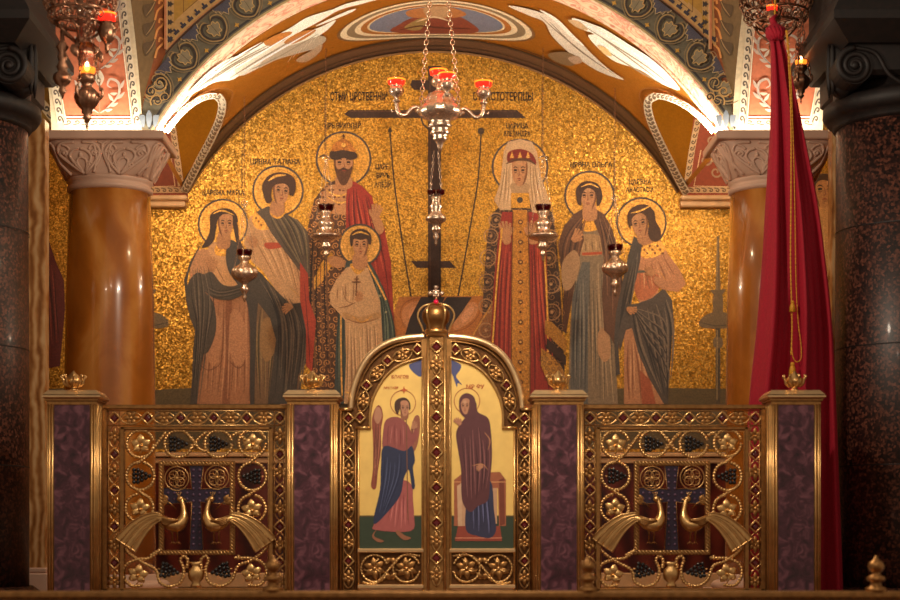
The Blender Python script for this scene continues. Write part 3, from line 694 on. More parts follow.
# ================================================================ BUILDING
KF=(1.0,1.0,1.0)
def struct(mb,name): return tag(mb.build(name),kind='structure')
ZL=Z_(452,DW)
mb=MB(); mb.box(-4.6,4.6,DW,DW+0.3,ZL,5.6,'gold_wall'); struct(mb,'wall_back')
mb=MB(); mb.box(-4.6,4.6,DW-0.03,DW+0.3,0.0,ZL-0.05,'dado'); struct(mb,'wall_back_dado')
mb=MB(); mb.box(-4.6,4.6,DW-0.09,DW,ZL-0.05,ZL-0.01,'ledge',.008); mb.box(-4.6,4.6,DW-0.06,DW,ZL-0.11,ZL-0.06,'ledge',.008); mb.box(-4.6,4.6,DW-0.10,DW,0.0,0.14,'ledge',.01); struct(mb,'trim_1')
mb=MB(); mb.box(-5.2,5.2,11.2,DW+0.3,-0.12,0.0,'floor_m'); struct(mb,'floor')
mb=MB(); mb.box(-5.2,5.2,10.9,11.2,-0.3,-0.16,'floor_m'); mb.box(-5.2,5.2,-1.5,10.9,-1.3,-1.15,'floor_m'); struct(mb,'floor_nave')
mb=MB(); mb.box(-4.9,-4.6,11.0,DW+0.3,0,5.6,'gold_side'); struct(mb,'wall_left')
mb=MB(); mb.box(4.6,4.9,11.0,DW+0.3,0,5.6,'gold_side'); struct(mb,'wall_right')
# ---- barrel vault with an arched opening on either side
def vinv(px,py):
    D=s_vault(px,py); p=P(px,py,D); th=math.atan2(p.x-cxv(D),p.z-ZC); return th,D
openL=smooth(nums("164 133 176 118 190 105 204 98 216 97 219 104 216 118 208 136 198 156 190 172 184 184"),3)
openR=smooth(nums("715 134 702 119 686 107 668 100 656 98 651 104 653 118 662 138 672 158 680 174 687 188"),3)
TH=math.radians(60.6)
def vaultmesh():
    outer=[]; ny=10
    Y0,Y1=14.86,DW+0.02
    for i in range(37): outer.append((-TH+2*TH*i/36,Y0))
    for i in range(1,ny): outer.append((TH,Y0+(Y1-Y0)*i/ny))
    for i in range(37): outer.append((TH-2*TH*i/36,Y1))
    for i in range(1,ny): outer.append((-TH,Y1-(Y1-Y0)*i/ny))
    holes=[]
    for o in (openL,openR):
        h=[vinv(*q) for q in o]; sg=-1 if h[0][0]<0 else 1
        h[0]=(h[0][0],max(h[0][1],14.93))
        h=[(t,min(max(y,14.90),DW-0.06)) for t,y in h]
        h=[(sg*TH*0.985,h[0][1])]+h+[(sg*TH*0.985,h[-1][1])]; holes.append(h)
    pts=[Vector((t*RV,y)) for t,y in outer]; edges=[(i,(i+1)%len(outer)) for i in range(len(outer))]
    for h in holes:
        b=len(pts); pts+=[Vector((t*RV,y)) for t,y in h]; edges+=[(b+i,b+(i+1)%len(h)) for i in range(len(h))]
    hp=[[(t*RV,y) for t,y in h] for h in holes]
    for i in range(1,60):
        for j in range(1,16):
            q=((-TH+2*TH*i/60)*RV,Y0+(Y1-Y0)*j/16)
            if not any(inpoly(q,h) for h in hp): pts.append(Vector(q))
    r=delaunay_2d_cdt(pts,edges,[],1,1e-4)
    vs=[]
    for v in r[0]:
        t=v[0]/RV; y=v[1]; vs.append((cxv(y)+RV*math.sin(t),y,ZC+RV*math.cos(t)))
    fs=[]
    for f in r[2]:
        c=sum((r[0][i] for i in f),Vector((0,0)))/len(f)
        if any(inpoly(c,h) for h in hp): continue
        a,b,cc=[Vector(vs[i]) for i in f[:3]]; n=(b-a).cross(cc-a); m=(a+b+cc)/3; inw=Vector((cxv(m.y),m.y,ZC))-m
        fs.append(tuple(f) if n.dot(inw)>0 else tuple(f)[::-1])
    mb=MB(); mb.add(vs,fs,'gold_vault',smooth=True); return mb
struct(vaultmesh(),'ceiling')
# side-bay vaults behind the openings
for sg,nm in ((-1,'ceiling_left_bay'),(1,'ceiling_right_bay')):
    mb=MB(); vs=[];fs=[]; n=18
    for i in range(n+1):
        a=PI*i/n
        for x in (2.35,4.6): vs.append((sg*x,15.96-1.12*math.cos(a),4.35+0.75*math.sin(a)))
    for i in range(n): fs.append((2*i,2*i+1,2*i+3,2*i+2))
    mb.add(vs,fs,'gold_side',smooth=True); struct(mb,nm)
# dark gold upper field of the side bays, on the back wall
for sg,nm,xs in ((-1,'wall_back_left_bay',(36,188)),(1,'wall_back_right_bay',(679,850))):
    mb=MB(); cx_=cxv(DW); xo_=X_(95,DW) if sg<0 else X_(780,DW); poly=[(xo_,Z_(194,DW)),(cx_+sg*(RV+.004)*math.sin(math.radians(60.3)),Z_(194,DW))]+[(cx_+sg*(RV+.004)*math.sin(math.radians(t)),ZC+(RV+.004)*math.cos(math.radians(t))) for t in range(60,8,-3)]+[(sg*.4,5.3),(xo_,5.3)]
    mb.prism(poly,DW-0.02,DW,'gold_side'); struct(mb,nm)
# ---- front arch wall, face at Y=14.5
def archwall():
    mb=MB(); cx=cxv(14.5); n=56; th=math.radians(62.2); top=5.9
    xl,xr=X_(142,14.5),X_(733,14.5)
    vs=[];fs=[]
    for i in range(n+1):
        t=-th+2*th*i/n; x=cx+RV*math.sin(t); z=ZC+RV*math.cos(t)
        xo=max(min(x*1.12,xr),xl); vs+= [(x,14.5,z),(x,14.86,z),(x,14.5,top),(x,14.86,top)]
    for i in range(n):
        a,b=4*i,4*i+4; fs.append((a,b,b+2,a+2)); 
    mb.add(vs,fs,'fresco',lin((120,104,78)))
    # jamb strips either side of the arch
    for xa,xb in ((xl,cx-RV*math.sin(th)),(cx+RV*math.sin(th),xr)): mb.add([(xa,14.5,3.62),(xb,14.5,3.62),(xb,14.5,top),(xa,14.5,top)],[(0,1,2,3)],'fresco',lin((120,104,78)))
    mb.add([(v[0],14.90,v[2]) for v in vs[0::4]]+[(v[0],14.90,top) for v in vs[0::4]],[(i+1,i,n+1+i,n+2+i) for i in range(n)],'gold_side')
    return mb
struct(archwall(),'wall_front_arch')
def intrados():
    mb=MB(); n=64; th=math.radians(62.2)
    vs=[];fs=[]
    for i in range(n+1):
        t=-th+2*th*i/n
        for y,dr in ((14.5,0),(14.53,-.006),(14.545,.004),(14.815,.004),(14.83,-.006),(14.89,-.006),(14.89,.05)):
            vs.append((cxv(y)+(RV+dr)*math.sin(t),y,ZC+(RV+dr)*math.cos(t)))
    k=7
    for i in range(n):
        for j in range(k-1): fs.append((i*k+j,i*k+j+1,(i+1)*k+j+1,(i+1)*k+j))
    mb.add(vs,fs,'intrados'); return mb
struct(intrados(),'ceiling_front_arch_soffit')
# face band ornament
p=Paint(s_front,'fresco','fresco',l0=1,dl=0.0006)
CXF,CYF=442,298
def rp(ang,r): a=math.radians(ang); return (CXF+r*math.sin(a),CYF-r*math.cos(a))
BND=(120,112,92)
def arcpts(r,a0,a1,n=40): return [rp(a0+(a1-a0)*i/n,r) for i in range(n+1)]
p.l+=1
for sg in (-1,1):
    pts=arcpts(334,0,sg*60,30)+[rp(sg*62.2,340) if False else (143 if sg<0 else 732.5,127)]+[(143 if sg<0 else 732.5,75)]+arcpts(370,sg*53.5,0,30)
    p._emit(pts[::-1],BND,False)
p.l+=1
p.stroke((206,180,130),2.0,arcpts(335,-60,60,60),taper=False,sm=False)
p.stroke((222,158,106),2.2,arcpts(371.5,-48,48,60),taper=False,sm=False); p.stroke((96,56,44),1.2,arcpts(369,-50,50,60),taper=False,sm=False)
p.stroke((70,66,66),2.2,arcpts(338.5,-60,60,60),taper=False,sm=False)
def loc(ang,r,pts,s=1.0,flipx=1):
    a=math.radians(ang); out=[]
    for u,v in pts:  # u along arc, v outwards
        u*=s*flipx; v*=s; out.append((CXF+(r+v)*math.sin(a)+u*math.cos(a),CYF-(r+v)*math.cos(a)+u*math.sin(a)))
    return out
for sg in (-1,1):
    for k in range(-1,8):
        ang=sg*(7+6.65*k) if False else sg*(0.35+6.65*(k+1))
        if ang and abs(ang)>57: continue
        r=351
        heart=[(0,6),(-5,13),(-12,10),(-14,3),(-11,-5),(-5,-10),(0,-12),(5,-10),(11,-5),(14,3),(12,10),(5,13)]
        p.l+=1; p.stroke((178,146,98),1.3,loc(ang,r,heart,1.0),closed=True)
        p.stroke((150,126,92),.8,loc(ang,r,heart,1.22),closed=True)
        p.stroke((70,60,54),2.0,loc(ang,r,heart[:],.84),closed=True)
        p.fill((150,136,108),loc(ang,r,[(0,8),(-4,10),(-5,6),(-8,6),(-8,2),(-6,-1),(-6,-5),(-2,-5),(0,-9),(2,-5),(6,-5),(6,-1),(8,2),(8,6),(5,6),(4,10)],.85))
        p.stroke((206,168,108),.9,loc(ang,r,[(0,8),(-4,10),(-5,6),(-8,6),(-8,2),(-6,-1),(-6,-5),(-2,-5),(0,-9),(2,-5),(6,-5),(6,-1),(8,2),(8,6),(5,6),(4,10)],.85),closed=True)
        p.stroke((66,58,52),1.2,loc(ang,r,[(0,-8),(0,8)]),up=False)
        a2=ang+sg*3.3
        if abs(a2)<53:
            r2=369; 
            if abs(a2)>50: r2=366
            fan=[(-11,-1),(-9,-6),(-7,-5),(-6,-10),(-3,-9),(0,-14),(3,-9),(6,-10),(7,-5),(9,-6),(11,-1)]
            p.fill((90,86,98),loc(a2,r2,fan,1.0),False); p.stroke((200,172,128),1,loc(a2,r2,fan,1.0),taper=False,sm=False)
            for q in (-6,-3,0,3,6): p.stroke((70,66,90),.9,loc(a2,r2,[(q*.4,-1),(q,-10+abs(q)*.6)]),up=False,sm=False)
            p.fill((214,160,66),loc(a2,341.5,[(-3,0),(-.8,1.2),(0,3),(.8,1.2),(3,0),(.8,-1),(0,-3),(-.8,-1)],1.0),False)
    # curls above the springing
    for (x,y,r_,d) in ((160,83,9,1),(157,101,7,-1),(151,91,6,1),(165,97,5,-1)):
        X=x if sg<0 else 875-x; p.l+=.5; p.spiral((196,154,94),1.7,X,y,r_,1.2,2.5 if sg<0 else .6,d*sg); p.spiral((60,52,50),1.2,X,y,r_*.8,1.2,2.5 if sg<0 else .6,d*sg)
    for dx in (-6,0,6):
        X=(149 if sg<0 else 726)+dx; p.fill((128,136,146),[(X-1.4,126),(X-3+dx*.2,116),(X+dx*.4,110 if dx==0 else 115),(X+3+dx*.2,116),(X+1.4,126)])
# spandrels
for sg in (-1,1):
    m=(lambda x:x) if sg<0 else (lambda x:876-x)
    sp=[(m(166),49),(m(166),-60)]+[ (m(x),y) for x,y in ((300,-60),(262,-20))]
    arc=[(x,y) for x,y in arcpts(372,sg*22,sg*48,18)]
    poly=[(m(166),-60)]+arc
    p._emit(poly,(206,164,104),False); p.l+=1
    poly2=[(m(174),-60),(m(174),30)]+[(x,y) for x,y in arcpts(385,sg*44,sg*26,12)]+[(m(250),-60)]
    p._emit(poly2,(190,146,66),False); p.l+=1
    poly3=[(m(184),-60),(m(184),8)]+[(x,y) for x,y in arcpts(402,sg*40,sg*30,6)]+[(m(232),-60)]
    p.stroke((112,74,36),1.0,[(m(183),-30),(m(183.5),12),(m(214),-14)],taper=False,sm=False)
    p._emit([(m(188),-40),(m(188),4),(m(216),-20)],(196,150,52),False); p.l+=1
    for k in range(7): 
        X,Y=m(170.5),40-k*9; p.fill((70,62,58),[(X-2.6,Y+3),(X-2.6,Y-3),(X-.4,Y-1.5),(X+.4,Y-3.4),(X+1.4,Y-1),(X+3.6,Y),(X+1.4,Y+1),(X+.4,Y+3.4),(X-.4,Y+1.5)],False)
    for k in range(9):
        a=sg*(46.4-k*1.45); x,y=rp(a,376.5); p.fill((66,62,74),loc(a,374,[(-3,0),(-3,3),(-1,3),(-1,6),(1,6),(1,3),(3,3),(3,0)],1.0),False)
    p.stroke((212,140,96),2.6,[(m(165.5),49),(m(165.5),-60)],taper=False,sm=False); p.stroke((240,200,150),.8,[(m(167),49),(m(167),-60)],taper=False,sm=False)
tag(p.build('trim_2',None),kind='structure')
# ---- pier soffits above the capitals (curving toward the nave) and the groin strips beside them
PKL=dict(l=(57,142),lt=(92-30,127)); 
for sg in (-1,1):
    nm='left' if sg<0 else 'right'
    if sg<0: A0,A1,B0,B1=X_(50,14.45),X_(142,14.5),None,None
    else: A0,A1=X_(732.5,14.5),X_(824,14.45)
    mb=MB(); vs=[];fs=[]; n=20
    for i in range(n+1):
        z=3.62+1.62*i/n; D=pierD(z); vs+=[(A0,D,z),(A1,D,z)]
    for i in range(n): fs.append((2*i,2*i+1,2*i+3,2*i+2))
    mb.add(vs,fs,'fresco',lin((226,206,170)),smooth=True)
    struct(mb,'wall_pier_'+nm)
    # groin strip : between the soffit edge and the face of the arch wall
    mb=MB(); vs=[];fs=[]; xe=A1 if sg<0 else A0
    c1,c2,c3=lin((118,92,56)),lin((138,74,36)),lin((96,84,62))
    cols=[]
    for i in range(n+1):
        z=3.76+1.5*i/n; D=pierD(z); w=0.0 if z<4.0 else min(1,(z-4.0)/.5)
        xt=X_(166,14.5) if sg<0 else X_(710,14.5); xf=xe+(xt-xe)*min(1,max(0,(z-3.95)/.42))
        for j in range(4): u=j/3; vs.append((xe+(xf-xe)*u,D+(14.496-D)*u*u*(3-2*u) if False else D+(14.494-D)*u,z))
    for i in range(n):
        for j in range(3):
            a=i*4+j; f=(a,a+1,a+5,a+4); mb.add([vs[q] for q in (f if sg<0 else f[::-1])],[(0,1,2,3)],'fresco',(c1,c1,c2)[j])
    struct(mb,'trim_%d'%(3 if sg<0 else 4))
    def s_gr(px,py,sg=sg,xe=xe):
        D=14.4
        for _ in range(30):
            z=Z_(py,D); x=X_(px,D); xt=X_(166,14.5) if sg<0 else X_(710,14.5); u=min(1,max(0,(x-xe)/(xt-xe))); d0=pierD(z); D=.5*D+.5*(d0+(14.494-d0)*u)
        return D
    p=Paint(s_gr,'fresco','fresco',l0=2,dl=0.0012)
    m=(lambda x:x) if sg<0 else (lambda x:876-x)
    for k in range(5):
        y=46-k*19
        p.stroke((222,150,82),2.1,[(m(155),y+12),(m(157.5),y+3),(m(162.5),y-2),(m(164),y-6),(m(160),y-8),(m(159),y-4)],taper=False)
        p.fill((92,70,44),[(m(146),y+10),(m(153),y+2),(m(157),y-10),(m(152),y-5),(m(143),y-2)])
        p.stroke((170,136,92),1,[(m(146),y+8),(m(152),y),(m(156),y-9)])
    tag(p.build('trim_%d'%(5 if sg<0 else 6),None),kind='structure')
    # pink panel with scroll borders and grey arabesque
    p=Paint(s_pier,'fresco','fresco',l0=2,dl=0.0012)
    xin0,xin1=(138,123.5) if sg<0 else (741,750.5)
    xou0,xou1=(61,40) if sg<0 else (815,836)
    def ed(a,b,y): return a+(b-a)*((122-y)/122.0)
    ys=[123,90,60,30,0,-30,-60]
    inner=[(ed(xin0,xin1,y),y) for y in ys]; outer=[(ed(xou0,xou1,y),y) for y in ys]
    d=1 if sg<0 else -1
    band=[(x-5*d if True else x,y) for x,y in inner]
    p.fill((204,116,78),[(x-5*d,y) for x,y in inner]+[(x+5*d,y) for x,y in outer][::-1],False)
    band_scroll(p,[(x-1.2*d,y) for x,y in inner],7.5,(232,214,184),(98,84,74),8.5,flip=-d)
    band_scroll(p,outer,7.5,(232,214,184),(98,84,74),8.5,flip=d)
    band_scroll(p,[(xou0+d*3,122.5),(xin0-d*4,122.5)],6.5,(236,220,190),(120,100,84),8.5,flip=d)
    p.stroke((250,236,206),1.2,[(x-6*d,y) for x,y in inner],taper=False,sm=False); p.stroke((250,236,206),1.2,[(x+5*d,y) for x,y in outer],taper=False,sm=False)
    p.stroke((250,236,206),1.4,[(xou0+d*5,117),(xin0-d*6,117)],taper=False,sm=False)
    mx=(xin0+xou0)/2; G=(206,186,168); G2=(160,146,142)
    for k in range(4):
        y0=113-k*44
        for e in (-1,1):
            p.stroke(G,2.6,[(mx+e*1,y0),(mx+e*10,y0-7),(mx+e*19,y0-18),(mx+e*19,y0-30),(mx+e*11,y0-34),(mx+e*8,y0-28),(mx+e*12,y0-25)])
            p.stroke(G2,1.0,[(mx+e*3,y0),(mx+e*12,y0-9),(mx+e*20,y0-20),(mx+e*18,y0-30)],up=False)
            for (u,v,a,l) in ((10,-7,-.2,9),(17,-14,-.6,10),(20,-24,-1.0,9),(14,-12,-2.3,8),(18,-20,2.9,8),(5,-3,.1,8)):
                ca,sa=math.cos(a),math.sin(a); X,Y=mx+e*u,y0+v
                p.fill(G if l!=8 else (224,208,184),[(X,Y),(X+e*(l*.5*ca-1.6*sa),Y+l*.5*sa+1.6*ca),(X+e*l*ca,Y+l*sa-1.5),(X+e*(l*.5*ca+1.6*sa),Y+l*.5*sa-1.6*ca)])
        p.fill((220,204,180),[(mx-3,y0-30),(mx-4.5,y0-36),(mx,y0-43),(mx+4.5,y0-36),(mx+3,y0-30),(mx,y0-27)]); p.stroke(G2,1.0,[(mx,y0),(mx,y0-30)])
    tag(p.build('trim_%d'%(7 if sg<0 else 8),None),kind='structure')
    # sliver of the outer side arch with its scroll border
    q=Paint(flatD(14.62),'fresco','fresco',l0=2,dl=0.0008)
    if sg<0: q._emit([(20,140),(62,140),(62,60),(20,60)],(150,112,44),False); q.l+=1; band_scroll(q,[(30,92),(44,106),(60,128)],9,(232,214,184),(98,84,74),9,flip=1)
    else: q._emit([(812,140),(860,140),(860,60),(812,60)],(150,112,44),False); q.l+=1; band_scroll(q,[(812,126),(822,112),(834,98)],9,(232,214,184),(98,84,74),9,flip=1)
    tag(q.build('trim_%d'%(9 if sg<0 else 10),None),kind='structure')
    # corner triangle and cornice on the back wall
    q=Paint(flatD(DW-0.022),'fresco','fresco',l0=1,dl=0.0008)
    if sg<0:
        q._emit([(130,194),(184,194),(174,120),(130,120)],(128,58,34),False); q.l+=1
        q._emit([(130,198),(188,198),(188,193),(130,193)],(136,54,32),False); q.l+=1
        band_scroll(q,[(172,122),(176,150),(181,186)],6,(196,160,120),(110,84,62),6,flip=1); band_scroll(q,[(130,190),(186,190)],6,(196,160,120),(110,84,62),6,flip=-1)
        q.stroke((226,186,140),1,[(170,150),(175,186),(150,187)],taper=False,sm=False)
    else:
        q._emit([(684,196),(745,196),(745,115),(694,115)],(150,68,40),False); q.l+=1
        q._emit([(682,198),(745,198),(745,193),(682,193)],(150,58,34),False); q.l+=1
        band_scroll(q,[(698,120),(692,150),(687,184)],6,(208,174,132),(110,84,62),6,flip=-1); band_scroll(q,[(682,190),(740,190)],6,(208,174,132),(110,84,62),6,flip=-1)
        q.stroke((232,196,150),1,[(701,150),(694,186),(730,187)],taper=False,sm=False)
        for e in ((712,140),(706,160),(716,172)): q.spiral((176,142,112),1.8,e[0],e[1],6,1.1,0,1); q.fill((196,164,130),[(e[0]+4,e[1]),(e[0]+8,e[1]-6),(e[0]+9,e[1]+2)])
    tag(q.build('trim_%d'%(11 if sg<0 else 12),None),kind='structure')
    mb=MB(); x0,x1=(X_(110,DW),X_(189,DW)) if sg<0 else (X_(679,DW),X_(770,DW)); z=Z_(198,DW)
    mb.box(x0,x1,DW-0.16,DW,z-0.045,z,'ledge',.01); mb.box(x0,x1-(.02 if sg<0 else 0),DW-0.12,DW,z-0.105,z-0.045,'ledge',.012)
    struct(mb,'trim_%d'%(13 if sg<0 else 14))
# ---- vault decoration
p=Paint(s_vault,'mos','mosg',l0=2,dl=0.0016,k=(1.22,1.24,1.28))
# dark arch moulding against the back wall, as a band on the vault
def vb(r0,r1,c,off=0):
    pts=[]; 
    n=50
    def pt(D,t): 
        x=cxv(D)+RV*math.sin(t); z=ZC+RV*math.cos(t); return (CX+x*F/D,HY-(z-EZ)*F/D)
    a=math.radians(60)
    p.l+=1
    vs=[];fs=[]
    for i in range(n+1):
        t=-a+2*a*i/n
        for D in (r0,r1):
            rr=RV-p.l*p.dl-off; vs.append((cxv(D)+rr*math.sin(t),D,ZC+rr*math.cos(t)))
    for i in range(n): fs.append((2*i,2*i+1,2*i+3,2*i+2))
    p.mb.add(vs,fs,'mos',p.col(c))
vb(16.60,DW,(98,68,50)); vb(16.60,16.66,(62,42,32)); vb(16.86,16.90,(70,48,38)); vb(16.99,DW,(150,116,84),.012)
# medallion
def medal(rx,ry,c,gold=False,cyo=0):
    p.fill(c,[(434+rx*math.cos(2*PI*i/40),cy_(math.sin(2*PI*i/40),ry)+cyo) for i in range(40)],False,gold)
def cy_(s,ry): # perspective-flattened: top half stretched less
    return 24.5-1.0*ry*s*(1.0) + (0.0)
# true circle of radius R on the vault seen in perspective
def vcirc(R,n=44):
    Dc,tc=16.05,0.0
    out=[]
    for i in range(n):
        a=2*PI*i/n; t=tc+R*math.cos(a)/RV; D=Dc+R*0.66*math.sin(a); x=cxv(D)+RV*math.sin(t); z=ZC+RV*math.cos(t); out.append((CX+x*F/D,HY-(z-EZ)*F/D))
    return out
for R_,c_ in ((.90,(120,84,48)),(.87,(226,206,168)),(.81,(132,112,84)),(.735,(224,202,164)),(.68,(160,100,44)),(.62,(214,190,150)),(.60,(112,116,132))): p.fill(c_,vcirc(R_),False)
p.fill((128,60,44),"392 32 400 24 412 18 430 14 452 15 468 21 478 32 440 34",); p.fill((150,120,70),"404 28 416 20 428 17 420 30"); p.fill((170,110,62),"406 12 420 8 446 7 460 10 466 15 452 18 424 18 410 17"); p.fill((178,140,100),"424 8 436 6 450 8 448 16 436 18 426 15"); p.stroke((220,190,150),1.6,"416 22 434 17 452 22"); p.stroke((80,40,32),1.4,"400 30 420 26 440 28 470 29")
p.stroke((90,50,24),1.0,"330 56 370 47 420 40 440 39",up=False); p.stroke((90,50,24),1.2,"512 46 540 56 572 72 592 88")
# winged seraph figures, left and right
W1,W2,W3=(240,232,216),(214,203,184),(176,160,138)
p.fill(W1,"186 96 204 76 226 60 248 52 268 40 290 28 306 18 324 12 340 8 322 20 300 32 318 28 336 20 322 34 296 46 280 56 262 62 244 72 232 80 216 82 200 90")
p.fill(W2,"236 66 262 52 292 36 302 38 286 50 262 66 240 76"); p.fill((178,112,48),"264 42 278 34 292 32 284 40 270 46"); p.fill((178,112,48),"284 42 300 32 316 30 306 38 292 44")
p.fill(W3,"272 52 296 44 320 36 326 40 316 48 296 54 276 60 258 68"); p.fill((180,150,120),"296 60 312 50 322 44 320 52 306 62")
for a in ("190 92 216 72 250 52","196 90 230 66 270 44","206 84 240 62 284 40","230 78 262 58 300 36","250 70 280 56 318 34"): p.stroke((150,134,112),1.2,a)
for a in ("200 84 232 60 262 42","222 76 256 56 292 34","242 72 276 52 314 30"): p.stroke((250,244,230),1.6,a)
for k in range(7): p.stroke((240,226,200),1,[(288+k*5,62-k*4),(292+k*5,56-k*4)],up=False)
p.stroke(W1,4,"312 22 340 8 362 2 384 -3"); p.stroke(W1,3,"316 26 344 14 356 9")
p.fill(W1,"572 18 592 24 606 30 628 44 650 58 668 74 680 90 662 84 640 70 616 62 600 50 588 36 594 34 580 28")
p.fill(W2,"508 6 524 8 544 14 560 24 578 40 596 58 610 70 624 80 600 72 580 60 566 50 552 36 544 22 530 16")
for a in ("584 26 612 44 646 66 674 88","594 32 624 54 656 78","600 46 630 66 662 84"): p.stroke((150,134,112),1.3,a)
for a in ("580 22 610 38 644 60 670 82","596 40 620 56 650 74"): p.stroke((250,244,230),1.8,a)
for a in ("540 16 560 34 590 58 614 74","550 22 574 46 604 68"): p.stroke((130,112,90),1.2,a)
p.stroke(W1,3.6,"540 10 556 20 572 36 584 46"); p.fill((190,160,120),"568 20 580 22 588 30 578 28"); p.fill((130,104,74),"548 54 566 52 578 58 572 66 556 62"); p.fill((180,150,124),"568 58 578 56 582 62 574 64")
p.fill((224,186,128),"598 46 606 48 612 56 604 54")
# borders round the side openings
def vb_scroll(path,w):
    band_scroll(p,path,w,(232,218,190),(120,98,74),4.2,flip=1)
vb_scroll(nums("166 132 178 117 192 104 206 97 217 96"),6)
vb_scroll(nums("217 96 222 103 220 118 212 137 201 158 192 176 184 192"),8)
p.stroke((150,90,36),1.0,"180 112 200 95 220 88 232 92 230 104 222 122 204 156")
vb_scroll(nums("714 132 700 117 684 105 668 98 656 96"),6)
vb_scroll(nums("656 96 648 102 650 118 659 140 669 160 678 178 687 194"),8)
p.stroke((150,90,36),1.0,"690 108 668 92 650 88 640 92 641 106 650 130 664 158")
tag(p.build('trim_15',None),kind='structure')
# ================================================================ ONYX COLUMNS WITH CARVED CAPITALS
def onyx_column(pxc,side,label):
    D=14.5; X=X_(pxc,D); root=empty('marble_column',(X,D,0),label,'column','honey onyx columns carrying the arch')
    cw=lambda px: px*D/F
    mb=MB(); z=lambda py:Z_(py,D)
    mb.lathe((X,D,0),[(cw(45.5),z(575)),(cw(45.5),z(480)),(cw(45),z(400)),(cw(43.5),z(300)),(cw(40),z(193))],'onyx',48); mb.build('shaft',root)
    mb=MB(); mb.box(X-cw(60),X+cw(60),D-cw(60),D+cw(60),0.0,0.06,'marble',.01); mb.lathe((X,D,0),[(cw(58),.06),(cw(60),.09),(cw(57),.12),(cw(51),.14),(cw(53),.17),(cw(49),z(575)+.01),(cw(40),z(575)+.01)],'marble',48); mb.build('base',root)
    # capital
    cap=MB(); xo,xi=cw(71),cw(55)
    xl,xr=(X-.49,X+.485) ; yf,yb=14.14,14.90
    zt=3.672; zb=Z_(138.5,14.14)
    cap.box(xl,xr,yf,yb,zb,zt,'marble',.008)
    n=56; rows=[]
    r0=cw(41.5); zr0,zr1=Z_(183,D),zb; H=12
    for j in range(H+1):
        t=j/H; e=t**1.15; row=[]
        for i in range(n):
            a=2*PI*i/n; c,s_=math.cos(a),math.sin(a); k=(1-e)*1.0
            pw=2+6*e; q=(abs(c)**pw+abs(s_)**pw)**(-1/pw)
            hx=r0+(.455-r0)*e**.9; hy=r0+(.34-r0)*e**.9
            row.append((X+q*c*hx,14.5+(.02)*e+q*s_*hy,zr0+(zr1-zr0)*t))
        rows.append(row)
    vs=[v for r in rows for v in r]; fs=[]
    for j in range(H):
        for i in range(n): fs.append((j*n+i,j*n+(i+1)%n,(j+1)*n+(i+1)%n,(j+1)*n+i))
    fs.append(tuple(H*n+i for i in range(n))); fs.append(tuple(range(n))[::-1])
    cap.add(vs,fs,'marble',smooth=True)
    co=cap.build('capital',root)
    nk=MB(); nk.lathe((X,D,0),[(cw(40),z(195)),(cw(42.5),z(193)),(cw(42.5),z(190)),(cw(40.5),z(188.5)),(cw(41),z(186)),(cw(43),z(184)),(cw(42),z(182))],'marble',48); nk.build('necking',co)
    # carved leafwork on the basket
    def surf(u,t,off=0.006):
        # u: angle (0 = facing the nave) ; t: height
        a=-PI/2+u; f=(a/(2*PI))%1*n; i=int(f)%n; w=f-int(f); j=min(int(t*H),H-1); q=t*H-j
        g=lambda jj,ii: Vector(rows[jj][ii%n])
        p0=(g(j,i)*(1-w)+g(j,i+1)*w)*(1-q)+(g(j+1,i)*(1-w)+g(j+1,i+1)*w)*q
        nrm=Vector((p0.x-X,p0.y-14.5,0)); nrm.normalize(); return p0+nrm*off
    cv=MB()
    def st(pts,r): cv.tube([surf(u,t) for u,t in smooth(pts,5)],r,'marble',6)
    def leafgroup(uc,w):
        for e in (-1,1):
            st([(uc+e*w*.02,.04),(uc+e*w*.32,.25),(uc+e*w*.58,.6),(uc+e*w*.42,.88),(uc+e*w*.10,.93)],.0135)
            st([(uc+e*w*.05,.06),(uc+e*w*.22,.3),(uc+e*w*.30,.52),(uc+e*w*.18,.68),(uc+e*w*.02,.74)],.0125)
            st([(uc+e*w*.06,.10),(uc+e*w*.14,.28),(uc+e*w*.13,.42),(uc,.50)],.010)
            st([(uc+e*w*.34,.28),(uc+e*w*.24,.36),(uc+e*w*.14,.30),(uc+e*w*.20,.22)],.011)
            st([(uc+e*w*.56,.62),(uc+e*w*.42,.70),(uc+e*w*.34,.62),(uc+e*w*.42,.55)],.011)
            st([(uc+e*w*.40,.86),(uc+e*w*.30,.80),(uc+e*w*.26,.72)],.010)
            st([(uc+e*w*.98,.06),(uc+e*w*.86,.4),(uc+e*w*.9,.8),(uc+e*w*.98,.95)],.0125)
            st([(uc+e*w*.90,.22),(uc+e*w*.74,.5),(uc+e*w*.66,.84),(uc+e*w*.80,.94)],.011)
            cv.ball(surf(uc+e*w*.22,.27),.014,'marble'); cv.ball(surf(uc+e*w*.43,.62),.015,'marble')
        cv.ball(surf(uc,.56),.016,'marble',sz=1.6)
    for uc in (-.40,.40,): leafgroup(uc,.60)
    for uc in (-1.35,1.35,): leafgroup(uc,.55)
    cv.build('carved_leaves',co)
    return root
onyx_column(110,-1,'honey onyx column with carved capital, left of the mosaic figures')
onyx_column(771,1,'honey onyx column with carved capital, partly behind the red curtain')
# striped onyx pilasters beside the dark columns
for (a,b,lab) in ((18,45,'striped onyx pilaster beside the left dark column'),(832,866,'striped onyx pilaster behind the right dark column')):
    D=13.66; mb=MB(); x0,x1=X_(a,D),X_(b,D); root=empty('onyx_pilaster',((x0+x1)/2,D,0),lab,'pilaster')
    mb.box(x0,x1,D,D+.14,.18,Z_(118,D),'onyx_pil',.012); mb.build('shaft',root)
    mb=MB(); mb.box(x0-.02,x1+.02,D-.03,D+.16,0,.2,'marble',.012); mb.box(x0-.01,x1+.01,D-.015,D+.15,.2,.24,'marble',.01); mb.build('base',root)
